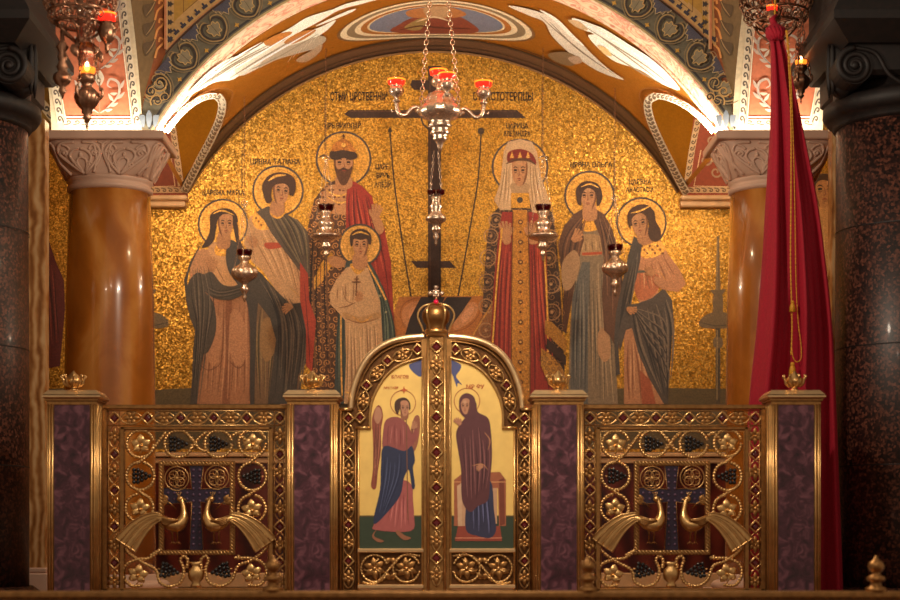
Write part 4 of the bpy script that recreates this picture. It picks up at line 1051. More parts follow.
# ================================================================ DARK GRANITE COLUMNS
def dark_column(pxc,sg,label):
    """sg=+1: the opening lies to its right"""
    D=12.9; X=X_(pxc,D); q=D/F; R=78.5*q; root=empty('granite_column',(X,D,0),label,'column','dark granite columns flanking the screen')
    z=lambda py:Z_(py,D)
    mb=MB(); mb.lathe((X,D,0),[(R*1.0,z(600)),(R*1.0,z(400)),(R*.985,z(125))],'granite',64)
    mb.build('shaft',root)
    sm=MB()
    for py in (233,350,467): 
        sm.lathe((X,D,z(py)),[(R*1.002,-.004),(R*1.003,0),(R*1.002,.004)],'seam',64,cap=False)
    sm.build('shaft_joint',root)
    mb=MB(); mb.lathe((X,D,0),[(R*1.12,0.0),(R*1.14,.08),(R*1.05,.12),(R*1.0,z(596))],'granite',64); mb.build('base',root)
    cp=MB(); cp.lathe((X,D,0),[(R*.99,z(131)),(R*1.03,z(128)),(R*1.03,z(124)),(R*1.10,z(122)),(R*1.155,z(116)),(R*1.15,z(108)),(R*1.07,z(103)),(R*1.02,z(101)),(R*1.02,z(40))],'granite_cap',64)
    h=R*1.0; cp.box(X-h,X+h,D-h,D+h,z(94),z(38),'granite_cap',.03)
    c=cp.build('capital',root)
    v=MB(); front=D-h; zf=lambda y:Z_(y,D-h)
    for e in (-1,1):
        cxv_=X+e*.565; sp=[]; v.lathe((cxv_,0,0),[],'granite_cap') if False else None
        for i in range(64):
            a=i/63*2*PI*2.35; r_=(17-14.5*i/63)*q; sp.append((cxv_+e*r_*math.cos(-PI/2+a)*1,front-.014,zf(66)+r_*math.sin(PI/2+a)*1))
        v.add([(cxv_+.125*math.cos(2*PI*k/28),yy,zf(66)+.125*math.sin(2*PI*k/28)) for yy in (front-.008,front+.3) for k in range(28)],[tuple(range(28))[::-1]]+[(k,(k+1)%28,28+(k+1)%28,28+k) for k in range(28)],'granite_cap')
        v.tube(sp,[.024-.012*i/63 for i in range(64)],'granite_cap',6)
        v.ball((cxv_,front-.01,zf(66)),.03,'granite_cap')
        v.tube(smooth([(cxv_,front-.012,zf(66)+17*q),(cxv_-e*20*q,front-.012,zf(54)),(cxv_-e*34*q,front-.012,zf(76)),(cxv_-e*58*q,front-.012,zf(90))],8),.016,'granite_cap',6)
        # side bolster
        v.lathe((X+e*(h+.02),D-.28,z(80)),[(0.03,-.20),(.11,-.16),(.13,0),(.12,.13),(.05,.20)],'granite_cap',14,ribs=5,ribamp=.14,sx=.75)
        for k in (-.55,0,.55):
            v.tube([(X+e*(h+.02+.10*math.cos(k)),D-.28+.11*math.sin(k)-.02,z(80)+t*.19) for t in (-1,-.5,0,.5,1)],[.006,.02,.024,.02,.006],'granite_cap',6)
    v.build('volutes',c)
    ab=MB()
    def ringsq(hw,zz): return [(X-hw,D-hw,zz),(X+hw,D-hw,zz),(X+hw,D+hw,zz),(X-hw,D+hw,zz)]
    lv=[(86,66),(104,48),(104,40),(88,9),(88,-40),(100,-60),(100,-160)]
    vs=[];fs=[]
    for w,py in lv: vs+=ringsq(w*q*1.0,z(py))
    for k in range(len(lv)-1):
        for i in range(4): fs.append((k*4+i,k*4+(i+1)%4,k*4+4+(i+1)%4,k*4+4+i))
    fs.append((3,2,1,0)); ab.add(vs,fs,'granite_cap'); ab.build('impost_block',c)
dark_column(-51,1,'massive dark granite column with scroll capital at the left edge')
dark_column(915,-1,'massive dark granite column with scroll capital at the right edge, beside the red curtain')
# ================================================================ ALTAR SCREEN
DP=12.2
def copytree(o,parent=None):
    c=o.copy(); COL.objects.link(c); c.parent=parent
    for ch in list(o.children): copytree(ch,c)
    return c
def q_(D): return D/F
def pp(path,D,off=0): return [P(x,y,D)+Vector((0,off,0)) for x,y in path]
def poly_prism(mb,pts,D0,D1,mat,Dref):
    mb.prism([(X_(x,Dref),Z_(y,Dref)) for x,y in pts],D0,D1,mat)
def ropepts(cx,cy,r,a0,a1,n=22): return [(cx+r*math.cos(math.radians(a0+(a1-a0)*i/n)),cy+r*math.sin(math.radians(a0+(a1-a0)*i/n))) for i in range(n+1)]
def diamond(mb,x,y,r,D,th=.006,mat='brass_hi'):
    mb.tube(pp([(x,y-r),(x+r*.5,y-r*.5),(x+r,y),(x+r*.5,y+r*.5),(x,y+r),(x-r*.5,y+r*.5),(x-r,y),(x-r*.5,y-r*.5)],D,-.006),th*1.3,mat,8,closed=True)
def gem(x,y,r,D,par,mat='garnet'):
    q=q_(D); mb=MB(); c=P(x,y,D); k=r*q
    vs=[c+Vector((0,0,k)),c+Vector((k,0,0)),c+Vector((0,0,-k)),c+Vector((-k,0,0))]
    fr=[c+Vector((0,-.006,k*.55)),c+Vector((k*.55,-.006,0)),c+Vector((0,-.006,-k*.55)),c+Vector((-k*.55,-.006,0))]
    bk=[v+Vector((0,.006,0)) for v in vs]
    fs=[(4,7,6,5)]+[(i,4+i,4+(i+1)%4,(i+1)%4) for i in range(4)]+[(i,(i+1)%4,8+(i+1)%4,8+i) for i in range(4)]+[(8,9,10,11)]
    mb.add(vs+fr+bk,fs,mat); mb.build('gem',par)
def petal(mb,cx,cy,D,ang,L,w,mat,lift=.008):
    """pointed leaf lobe, ridged"""
    q=q_(D); c=P(cx,cy,D); ca,sa=math.cos(ang),math.sin(ang)
    def pt(u,v,h): return c+Vector(((u*ca-v*sa)*L*q,-h,-(u*sa+v*ca)*L*q))
    us=[0,.2,.45,.7,.9,1.0]; ws=[.08,.8,1.0,.75,.35,0]
    vs=[];n=len(us)
    for u,ww in zip(us,ws):
        h=lift*math.sin(PI*min(u,.95)); 
        vs+=[pt(u,-ww*w,h*.2),pt(u,-ww*w*.5,h),pt(u,0,h*.55),pt(u,ww*w*.5,h),pt(u,ww*w,h*.2)]
    fs=[]
    for i in range(n-1):
        for j in range(4): fs.append((i*5+j,(i+1)*5+j,(i+1)*5+j+1,i*5+j+1))
    mb.add(vs,fs,mat,smooth=True)
    # back so that the lobe has thickness
    vs2=[Vector(v)+Vector((0,.006,0)) for v in vs]; mb.add(vs2,[f[::-1] for f in fs],mat,smooth=True)
def rosette(x,y,r,D,par,mat='brass',horizontal=False):
    mb=MB()
    for k in range(6): petal(mb,x,y,D,k*PI/3+(0 if horizontal else PI/2),r,.26,mat,.010)
    mb.ball(P(x,y,D-.008),r*.2*q_(D),'brass_hi'); return mb.build('rosette',par)
def lens(mb,x,y,a,b,D,vert,mat='brass_hi',th=.0048):
    n=10
    for e in (-1,1):
        pts=[]
        for i in range(n+1):
            t=-1+2*i/n; w=e*b*(1-t*t)**.75
            pts.append((x+w,y+t*a) if vert else (x+t*a,y+w))
        mb.tube(pp(pts,D,-.002*e),th,mat,5)
def vineleaf(x,y,r,D,par,rot=0.0):
    mb=MB()
    for k,(a,l) in enumerate([(-90,1.0),(-25,.95),(35,.85),(145,.85),(205,.95)]): petal(mb,x,y+1.5,D,math.radians(a)+rot,r*l*1.12,.40,'brass_hi',.018)
    mb.tube(pp([(x,y+2),(x+2,y+r*.6),(x-1,y+r)],D,-.004),.005,'brass_hi',5); mb.ball(P(x,y+1.5,D-.01),.012,'brass_hi')
    for a in (20,160): mb.ball(P(x+r*.6*math.cos(math.radians(a)),y+r*.55,D-.006),.010,'brass_hi')
    return mb.build('vine_leaf',par)
def grapes(x,y,D,par,ang):
    """triangular bunch of dark stone berries; ang = direction of its point"""
    mb=MB(); ca,sa=math.cos(ang),math.sin(ang)
    for r_,n in ((0,4),(1,4),(2,3),(3,2),(4,1)):
        for k in range(n):
            u=-7.5+r_*3.9; v=(k-(n-1)/2)*4.0; mb.ball(P(x+u*ca-v*sa,y+u*sa+v*ca,D-.006*((k+r_)%2)),2.25*q_(D),'grape',n=8,m=5)
    mb.tube(pp([(x-9*ca,y-9*sa),(x-12*ca,y-12*sa)],D),.005,'brass_hi',5)
    return mb.build('grape_bunch',par)
def peacock(par,bx,by,e,D,lab=None):
    """body, neck, head, legs; e=+1 the bird faces left and its tail runs to the right"""
    mb=MB(); q=q_(D)
    def T(u,v,h=0): return P(bx+e*u,by+v,D)+Vector((0,-h,0))
    mb.tube([T(*t) for t in smooth([(-3,-23,.012),(-5,-18,.02),(-6.5,-10,.03),(-6,-2,.04),(-1,4,.045),(7,3,.045),(16,-2,.04),(22,-3,.03)],5)],
            [v*q for v in [x[0] for x in smooth([(2.0,0),(2.3,0),(3.0,0),(5.2,0),(6.6,0),(6.0,0),(3.6,0),(2.4,0)],5)]],'brass_hi',12)
    mb.ball(T(-2.6,-22,.014),3.0*q,'brass_hi',sx=1.25); 
    mb.tube([T(-5.5,-22,.014),T(-9,-20.5,.014)],[1.3*q,.3*q],'brass_hi',6)
    for k in (-1,0,1): mb.tube([T(-1.5,-24,.014),T(-1+k*2.2,-28,.014)],.35*q,'brass_hi',4); mb.ball(T(-1+k*2.2,-28.4,.014),.8*q,'brass_hi',n=6,m=4)
    for u in (1,6): mb.tube([T(u,8,.03),T(u-1,14,.02),T(u-.5,21,.01)],[1.3*q,.7*q,.7*q],'brass',6); 
    for u in (1,6):
        for f in (-3.5,-1,2): mb.tube([T(u-.5,20.5,.01),T(u-.5+f,23,.012)],.45*q,'brass',4)
    # wing
    for k in range(4): mb.tube([T(*t) for t in smooth([(-2+k*1.5,-1+k*1.4,.085-.004*k),(6+k,0+k*1.3,.088-.004*k),(15,-3+k*1.5,.075)],4)],[.8*q,1.5*q,1.6*q,1.6*q,1.5*q,1.3*q,1.1*q,.8*q,.3*q][:len(smooth([(0,0,0)]*3,4))],'brass',6)
    b=mb.build('peacock',par)
    if lab: b['label']=lab
    t=MB(); n=12; L=[];R=[]
    for i in range(n+1):
        s=i/n; cx=16+s*36; cy=-4+s*s*26+2*s; w=3+9.5*s**.8; nx,ny=-(4*s*13+2)/36,1; m_=math.hypot(nx,ny); nx/=m_;ny/=m_; L.append((cx,cy,nx,ny,w,.05-.03*s))
    cols=13; vs=[]
    for (cx,cy,nx,ny,w,h) in L:
        for j in range(cols):
            u=-1+2*j/(cols-1); ridge=.007*abs(math.sin(u*PI*2.5)); vs.append(T(cx+nx*u*w,cy+ny*u*w,h+ridge))
    fs=[]
    for i in range(n):
        for j in range(cols-1):
            f=(i*cols+j,i*cols+j+1,(i+1)*cols+j+1,(i+1)*cols+j); fs.append(f)
    t.add(vs,fs,'brass_hi',smooth=True); t.add([Vector(v)+Vector((0,.01,0)) for v in vs],[f[::-1] for f in fs],'brass',smooth=True)
    for j in (0,3,6,9,12): t.tube([Vector(vs[i*cols+j])+Vector((0,-.002,0)) for i in range(n+1)],.0045,'brass_hi',5)
    t.tube([Vector(vs[n*cols+j]) for j in range(cols)],.006,'brass_hi',5)
    t.build('tail',b)
    # little leaf spray behind the head
    s=MB(); 
    for a,l in ((200,9),(165,10),(235,8)): petal(s,bx+e*10,by-20,D+.01,math.radians(a if e<0 else 180-a),l,.3,'brass',.01)
    s.tube(pp([(bx+e*16,by-22),(bx+e*8,by-18),(bx+e*2,by-12)],D+.01),.004,'brass',5); s.build('leaf_spray',par)
def vase(par,x,y,D):
    mb=MB(); q=q_(D); c=P(x,y,D)
    mb.lathe((c.x,c.y,c.z),[(5*q,-13*q),(5*q,-11*q),(3*q,-9*q),(7*q,-5*q),(8*q,0),(7.5*q,4*q),(4*q,7*q),(4*q,9*q),(7*q,12*q)],'brass_hi',20,ribs=10,ribamp=.05,sy=.5); return mb.build('vase',par)
def lattice_panel():
    D=DP; root=empty('lattice_panel',(X_(196.5,D),D,0.0),'pierced gilt lattice panel with two peacocks and black grapes, left of the gates','panel','peacock lattice panels of the altar screen')
    fr=MB()
    def bar(x0,x1,y0,y1,d0=D-.03,d1=D+.03,mat='brass',bev=.006): fr.box(X_(x0,D),X_(x1,D),d0,d1,Z_(y1,D),Z_(y0,D),mat,bev)
    bar(104,289.3,405,409.5,D-.035,D+.035); bar(103,107.5,409,592); bar(285.5,290,409,592); bar(121.5,272,427,430.2); bar(121,124.5,427,592); bar(269.5,273,427,592); bar(104,289.3,588,592.5)
    for y in (411,425.5): fr.tube(pp([(107,y),(286,y)],D,-.02),.004,'brass_hi',5)
    for x in (109,119.8,274.5,284): fr.tube(pp([(x,411),(x,590)],D,-.02),.004,'brass',5)
    fr.tube(pp([(125.5,588),(125.5,431.5),(268.5,431.5),(268.5,588)],D,-.02),.004,'brass_hi',5)
    bar(104,289.3,592.5,602,D-.06,D+.06,'brass_dark')
    fr.box(X_(104,D),X_(289.3,D),D-.06,D+.06,0.0,Z_(602,D),'brass_dark')
    fr.build('frame',root)
    st=MB(); dx=[114.5+33.1*k for k in range(6)]; dy=[418+36.2*k for k in range(5)]
    for x in dx: diamond(st,x,418,6.2,D-.01,.0058)
    for i in range(5): lens(st,(dx[i]+dx[i+1])/2,418,11,6.3,D-.01,False)
    for xx in (114.5,280):
        for y in dy[1:]: diamond(st,xx,y,6.2,D-.01,.0058)
        for i in range(5):
            yc=dy[i]+18.1; 
            if yc<586: lens(st,xx,yc,12.3,6.3,D-.01,True)
    st.build('interlace_strip',root)
    for x in dx: gem(x,418,4.3,D-.008,root)
    for i in range(5): rosette((dx[i]+dx[i+1])/2,418,9,D-.006,root,horizontal=True)
    for xx in (114.5,280):
        for y in dy[1:]: gem(xx,y,4.3,D-.008,root)
        for i in range(5):
            yc=dy[i]+18.1
            if yc<586: rosette(xx,yc,9,D-.006,root)
    # vine rope: scrolls round every leaf and bunch
    vn=MB(); V=lambda path:vn.tube(pp(path,D,-.012),.0125,'brass_hi',6,bead=.021)
    cs=[(140.5,444),(178.3,444),(218.5,444),(252.5,443),(140.5,476),(252.5,476.5),(139.6,508),(252,509),(138.5,540),(254.5,538),(137.5,573),(252,572),(169.5,571),(220.5,571)]
    for (x,y) in cs[:4]: V(ropepts(x,y,13.6,0,345))
    for (x,y) in cs[4:8]: V(ropepts(x,y,14,-80,265))
    V(smooth([(140,524),(128,528),(123.5,540),(128,552),(142,562),(156,570),(160,582),(170,586.5),(181,582),(184,570),(180,560)],5)); V(smooth([(253,524),(265,528),(269,540),(264,551),(250,561),(238,566),(232,580),(221,586),(209,582),(206,570),(209,560)],5))
    V(smooth([(150,556),(160,550),(150,558),(138,559.5),(126,565),(124,577),(132,586),(143,585)],5)); V(smooth([(240,556),(236,558),(252,558.5),(264,564),(266.5,575),(260,585),(248,585)],5))
    V(smooth([(153,450),(160,440),(166,432)],4)); V([(192,449),(199,438),(206,432)]); V([(191,437),(199,449),(206,452)]); V(smooth([(232,436),(239,433),(246,441)],4))
    V([(148,456),(137,464)]); V([(258,456),(250,463)]); V([(136,489),(146,496)]); V([(258,489),(247,496)]); V([(136,521),(148,528)]); V([(258,521),(246,528)])
    V(smooth([(180,560),(184,556),(188,560),(187,568)],4)); V(smooth([(209,560),(206,556),(201,560),(202,568)],4))
    vn.build('vine_scroll',root)
    for (x,y),r in zip(((140.5,444),(252.5,443),(139.6,508),(252,509),(137.5,574),(252,573)),(0,0,.1,-.1,.2,-.2)): vineleaf(x,y,10.5,D-.006,root,r)
    for (x,y),a in zip(((178.3,444),(218.5,444),(141.5,476),(251.5,476.5),(169.5,571),(220.5,571)),(0,0,0,PI,0.2,PI-.2)): grapes(x,y,D-.01,root,a)
    # inner square with twisted rope border
    nf=MB(); 
    for (x0,x1,y0,y1) in ((159,235,461,466),(159,235,550,555),(159,164,461,555),(230,235,461,555)): nf.box(X_(x0,D),X_(x1,D),D-.012,D+.02,Z_(y1,D),Z_(y0,D),'brass',.004)
    def twist(a,b):
        L=math.hypot(b[0]-a[0],b[1]-a[1]); n=int(L/3.4); ux,uy=(b[0]-a[0])/L,(b[1]-a[1])/L
        for k in range(n):
            t=(k+.5)*L/n; x,y=a[0]+ux*t,a[1]+uy*t; nf.tube(pp([(x-ux*2-uy*2,y-uy*2-ux*2),(x+ux*2+uy*2,y+uy*2+ux*2)],D,-.018),[.004,.004],'brass_hi',5)
    twist((160,463.5),(234,463.5)); twist((160,552.5),(234,552.5)); twist((161.5,462),(161.5,554)); twist((232.5,462),(232.5,554))
    nf.build('inner_frame',root)
    cr=MB()
    cr.prism([(X_(x,D),Z_(y,D)) for x,y in [(189,466),(204,466),(201,489),(230,487),(230,505),(201,502),(204,550),(189,550),(192,502),(164,505),(164,487),(192,489)]],D-.008,D+.008,'enamel')
    for k in range(13):
        y=470+k*6.2
        for e in (-3.2,3.2): cr.ball(P(196.5+e,y,D-.010),1.5*q_(D),'enamel_lt',sy=.5,n=6,m=4)
    for k in range(10):
        x=168+k*6.4
        if abs(x-196.5)>6:
            for e in (-3,3): cr.ball(P(x,496+e,D-.010),1.5*q_(D),'enamel_lt',sy=.5,n=6,m=4)
    cr.tube(pp([(189.5,466),(192,489),(164,487.5)],D,-.01),.003,'brass',5); cr.tube(pp([(203.5,466),(201,489),(230,487.5)],D,-.01),.003,'brass',5)
    cr.tube(pp([(189.5,550),(192,502),(164,504.5)],D,-.01),.003,'brass',5); cr.tube(pp([(203.5,550),(201,502),(230,504.5)],D,-.01),.003,'brass',5)
    o=cr.build('cross',root); o['label']='violet enamel cross'
    for (x,y) in ((177,478.5),(217,477.5)):
        rd=MB(); rd.tube(pp(ropepts(x,y,12,0,345),D,-.008),.0042,'brass_hi',5,closed=True)
        for k in range(4):
            a=k*90+45; rd.tube(pp(ropepts(x+4.6*math.cos(math.radians(a)),y+4.6*math.sin(math.radians(a)),4.4,0,340,14),D,-.006),.0036,'brass_hi',5,closed=True)
            a=k*90; rd.tube(pp(ropepts(x+5.4*math.cos(math.radians(a)),y+5.4*math.sin(math.radians(a)),4.0,0,340,14),D,-.004),.0032,'brass',5,closed=True)
        rd.ball(P(x,y,D-.01),.012,'brass_hi'); rd.build('roundel',root)
    peacock(root,178,521,-1,D-.02); peacock(root,214,521,1,D-.02)
    vase(root,196,574,D-.005)
    return root
lp=lattice_panel()
rpn=copytree(lp); rpn.location.x=X_(671.5,DP); rpn['label']='pierced gilt lattice panel with two peacocks and black grapes, right of the gates'
# ---------------------------------------------------------------- posts
def post():
    D=12.0; xc=X_(312,D); q=q_(D); root=empty('screen_post',(xc,D+.14,0),'p','post','purple stone posts of the altar screen'); z=lambda y:Z_(y,D)
    y0,y1=D,D+.28; hw=24.5*q
    b=MB(); b.box(xc-hw,xc+hw,y0+.004,y1,0.0,z(404),'brass'); 
    b.box(xc-hw,xc+hw,y0-.012,y1,0,.05,'brass',.005)
    for e in (-1,1):
        for off,r in ((22.6,1.1),(19.6,1.3),(24.2,.6)): b.tube([(xc+e*off*q,y0,.05),(xc+e*off*q,y0,z(404))],r*q,'brass_hi',8)
        for dy in (.03,.07,.14,.20,.25): b.tube([(xc+e*hw,y0+dy,.05),(xc+e*hw,y0+dy,z(404))],.007,'brass_hi',6)
    b.build('casing',root)
    s=MB(); s.box(xc-17.8*q,xc+17.8*q,y0-.004,y0+.02,.06,z(405),'purple',.003); s.build('stone_inlay',root)
    c=MB()
    def slab(h,ya,yb,mat='brass_hi',bev=.006): c.box(xc-h*q,xc+h*q,y0-(h-24.5)*q,y1+(h-24.5)*q,z(yb),z(ya),mat,bev)
    slab(24.8,401,405,'brass',.003); slab(26.5,398.5,401.2,'brass',.004); slab(29,394.5,398.6,'rim',.01); 
    # sloping top
    h0,h1=28*q,25*q; d0=3.5*q
    vs=[]; 
    for hh,zz,dd in ((28.5*q,z(394.6),4*q),(25.5*q,z(391.5),1*q),(24*q,z(390),-.5*q)):
        vs+=[(xc-hh,y0-dd,zz),(xc+hh,y0-dd,zz),(xc+hh,y1+dd,zz),(xc-hh,y1+dd,zz)]
    fs=[(8,9,10,11)]
    for k in range(2):
        for i in range(4): fs.append((k*4+i,k*4+(i+1)%4,k*4+4+(i+1)%4,k*4+4+i))
    c.add(vs,fs,'rim'); c.build('cap',root)
    f=MB(); cz=z(390); yc=D+.05
    f.lathe((xc,yc,cz),[(5*q,0),(3*q,1.5*q),(2.2*q,3*q),(6*q,5*q),(8.5*q,8*q),(8.5*q,11*q),(6.5*q,13*q),(5*q,15*q),(2.4*q,17.5*q),(1.2*q,19*q),(.3*q,20*q)],'brass_hi',24,ribs=8,ribamp=.10)
    for k in range(8):
        a=k*PI/4+.2; dx,dy=math.cos(a),math.sin(a)
        f.tube([(xc+dx*r*q,yc+dy*r*q,cz+h*q) for r,h in smooth([(5,4),(9,7),(10,11),(12.5,14),(11,15)],4)],[v*q for v in [1.4]*9+[1.2,1.1,1.0,.9,.8,.7,.6,.5]][:17],'brass_hi',6)
        f.ball((xc+dx*11*q,yc+dy*11*q,cz+14.5*q),1.5*q,'brass_hi',n=8,m=5)
    f.build('crown_finial',root)
    return root
p0=post()
labs=[(312,'purple stone post with gilt cap, just left of the arched gates'),(72,'leftmost purple stone post, beside the left onyx column'),(558.8,'purple stone post with gilt cap, just right of the arched gates'),(796,'rightmost purple stone post, in front of the red curtain')]
for i,(px,lab) in enumerate(labs):
    o=p0 if i==0 else copytree(p0); o.location.x=X_(px,12.0); o['label']=lab
# ---------------------------------------------------------------- royal doors
DG=12.12
def gate(sg,label):
    m=(lambda x:x) if sg<0 else (lambda x:873-x)
    D=DG; root=empty('arched_gate_leaf',(X_(m(380),D),D,0),label,'gate'); q=q_(D)
    mm=lambda pts:[(m(x),y) for x,y in pts]
    arch_o=smooth([(350.5,409),(351.5,398),(354.5,385),(360,371),(368,358),(379,348),(392,341.5),(408,338),(425,337)],6)
    arch_i=smooth([(370,428),(370,414),(372.5,400),(378.5,387),(388,374),(402,364),(424,357.5)],6)
    fr=MB()
    outer=[(339.5,592),(339.5,408.5),(350.5,408.5)]+arch_o[1:]
    # back plate between outer rim and inner rim
    plate=[(339.5,596),(339.5,408.5),(350.5,408.5)]+arch_o[1:]+[(425,592)]
    inner=[(359,549),(359,428),(370,428)]+arch_i[1:]+[(424,549)]
    band=[(339.5,594),(339.5,408.5),(350.5,408.5)]+arch_o[1:]+arch_i[::-1]+[(358.5,428),(358.5,594)]
    poly_prism(fr,mm(band),D+.012,D+.03,'brass_dark',D)
    fr.box(min(X_(m(339.5),D),X_(m(425),D)),max(X_(m(339.5),D),X_(m(425),D)),D,D+.03,0.0,Z_(592,D),'brass_dark')
    fr.tube(pp(mm(arch_o),D,-.01),3.1*q,'rim',12,flat=.8)
    fr.tube(pp(mm([(x+(4.2 if True else 0),y+4.2*(1 if y<400 else .2)) for x,y in arch_o[6:]]),D,-.008),.8*q,'brass',6)
    fr.tube(pp(mm([(340.5,594),(340.5,409)]),D,-.01),1.7*q,'brass',8); fr.tube(pp(mm([(343.5,594),(343.5,412)]),D,-.006),.7*q,'brass_hi',6)
    fr.tube(pp(mm([(339,409.5),(352,409.5)]),D,-.012),1.7*q,'brass_hi',8)
    fr.tube(pp(mm(arch_i),D,-.012),1.5*q,'brass_hi',8); fr.tube(pp(mm([(355.5,594),(355.5,430)]),D,-.008),1.0*q,'brass',6); fr.tube(pp(mm([(358.5,594),(358.5,428.5)]),D,-.012),1.2*q,'brass_hi',8); fr.tube(pp(mm([(356,428),(371,428)]),D,-.014),1.6*q,'brass_hi',8)
    fr.box(min(X_(m(421.5),D),X_(m(426.5),D)),max(X_(m(421.5),D),X_(m(426.5),D)),D-.02,D+.03,0.0,Z_(338,D),'brass',.004)
    fr.tube(pp(mm([(423,592),(423,357)]),D,-.024),.7*q,'brass_hi',6)
    for ya,yb in ((548.5,552.5),(584.5,588.5)): fr.box(min(X_(m(358),D),X_(m(423.5),D)),max(X_(m(358),D),X_(m(423.5),D)),D-.03,D+.02,Z_(yb,D),Z_(ya,D),'rim',.005)
    fr.build('frame',root)
    # band ornament
    st=MB(); dd=[(417.5,349.5),(387.5,361),(366.5,385.5),(360,417.5),(348.5,418.5)]+[(348.5,453+36*k) for k in range(4)]
    for x,y in dd: diamond(st,m(x),y,5.4,D-.004,.0055)
    def lensab(a,b,w=5.6):
        L=math.hypot(b[0]-a[0],b[1]-a[1]); ux,uy=(b[0]-a[0])/L,(b[1]-a[1])/L; s0,s1=5.5,L-5.5
        for e in (-1,1): st.tube(pp(mm([(a[0]+ux*(s0+(s1-s0)*i/10)-uy*e*w*(1-(2*i/10-1)**2)**.75,a[1]+uy*(s0+(s1-s0)*i/10)+ux*e*w*(1-(2*i/10-1)**2)**.75) for i in range(11)]),D,-.004),.0045,'brass_hi',5)
    pr=[(dd[0],dd[1]),(dd[1],dd[2]),(dd[2],dd[3])]+[(dd[k],dd[k+1]) for k in range(4,8)]+[(dd[8],(348.5,594))]
    for a,b in pr: lensab(a,b)
    st.build('interlace_strip',root)
    for x,y in dd: gem(m(x),y,3.7,D-.004,root)
    for a,b in pr: 
        o=rosette(m((a[0]+b[0])/2),(a[1]+b[1])/2,8,D+.0,root)
    # icon
    ic=MB(); poly_prism(ic,mm(inner),D-.004,D+.012,'icong',D); icon=ic.build('icon_panel',root)
    # pierced acanthus panel beneath
    ac=MB(); ac.box(min(X_(m(359),D),X_(m(423),D)),max(X_(m(359),D),X_(m(423),D)),D+.012,D+.02,Z_(585,D),Z_(552,D),'brass_dark')
    for cx in (374.5,406.5):
        ac.tube(pp(mm(ropepts(cx,568.5,13.5,10,340)),D,-.006),.0085,'brass_hi',6,bead=.022)
        for k in range(6): petal(ac,m(cx),568.5,D-.004,k*PI/3+.4,11.5,.30,'brass',.016)
        ac.ball(P(m(cx),568.5,D-.014),.014,'brass_hi')
        for a in (30,150,270): ac.tube(pp(mm([(cx,568.5),(cx+6*math.cos(math.radians(a)),568.5+6*math.sin(math.radians(a))),(cx+11*math.cos(math.radians(a+25)),568.5+11*math.sin(math.radians(a+25)))]),D,-.012),.005,'brass_hi',5)
    ac.tube(pp(mm(smooth([(362,582),(376,583),(390,568),(404,555),(420,556)],5)),D,-.01),.009,'brass_hi',6,bead=.022)
    for a,y in ((0.8,558),(-.8,579)): 
        for e in (-1,1): petal(ac,m(390.5),y,D-.004,a+(PI if e<0 else 0)+(0 if e>0 else -2*a),9,.3,'brass',.012)
    ac.build('acanthus_panel',root)
    ft=MB(); 
    ft.tube(pp(mm([(344,590.5),(422,590.5)]),D,-.004),.006,'brass_hi',6); ft.build('bottom_moulding',root)
    return root,icon,m
gl,il,_=gate(-1,'left arched gate leaf with a painted winged angel and central crowned bar')
gr,ir,_=gate(1,'right arched gate leaf with a painted robed woman before a throne')
# central stile and crown belong to the left leaf
D=DG-.03; q=q_(D)
mb=MB(); mb.box(X_(427,D),X_(446,D),D-.012,D+.04,0.0,Z_(333,D),'brass',.006)
for x in (428.2,444.8): mb.tube(pp([(x,594),(x,335)],D,-.016),1.5*q,'brass_hi',8)
mb.tube(pp([(426,334.5),(447,334.5)],D,-.012),2.2*q,'brass_hi',8)
for k in range(7): 
    y=347+35.2*k; diamond(mb,436.5,y,6.2,D-.018,.0055); 
    if k<7: lens(mb,436.5,y+17.6,11,4.6,D-.018,True)
stl=mb.build('central_stile',gl)
for k in range(7):
    gem(436.5,347+35.2*k,4.6,D-.018,stl); 
    if 347+35.2*k+17<592: rosette(436.5,347+35.2*k+17.6,9,D-.014,stl)
mb=MB(); c=P(436,333,D); 
mb.lathe((c.x,c.y,c.z),[(9.5*q,0),(9*q,3*q),(10*q,5*q),(9.5*q,7*q),(12.5*q,11*q),(14*q,16*q),(13.5*q,21*q),(10*q,25.5*q),(5*q,27.5*q),(2*q,28*q)],'brass',28)
for a in range(6):
    an=a*PI/3; mb.tube([(c.x+math.cos(an)*r*q,c.y+math.sin(an)*r*q,c.z+h*q) for r,h in smooth([(12.5,1),(14.5,7),(18,15),(17.5,21),(13,26.5),(7,28.5),(3,28.5)],4)],1.15*q,'brass_hi',6)
mb.lathe((c.x,c.y,c.z),[(10.5*q,-1*q),(11.5*q,0),(11.5*q,2*q),(10*q,3.5*q)],'brass_hi',28)
cro=mb.build('crown',gl)
mb=MB(); z0=c.z+28*q
mb.ball((c.x,c.y,z0+3*q),2.6*q,'ruby'); mb.build('ruby',cro)
mb=MB(); mb.tube([(c.x,c.y,z0+5*q),(c.x,c.y,z0+17*q)],1.4*q,'silver',6); mb.tube([(c.x-5.5*q,c.y,z0+11.5*q),(c.x+5.5*q,c.y,z0+11.5*q)],1.4*q,'silver',6)
for dx,dz in ((-6,11.5),(6,11.5),(0,17.5)): mb.ball((c.x+dx*q,c.y,z0+dz*q),2.3*q,'silver')
for k in range(4): 
    a=PI/4+k*PI/2; mb.ball((c.x+3.2*q*math.cos(a),c.y,z0+11.5*q+3.2*q*math.sin(a)),1.4*q,'silver')
mb.build('crown_cross',cro)
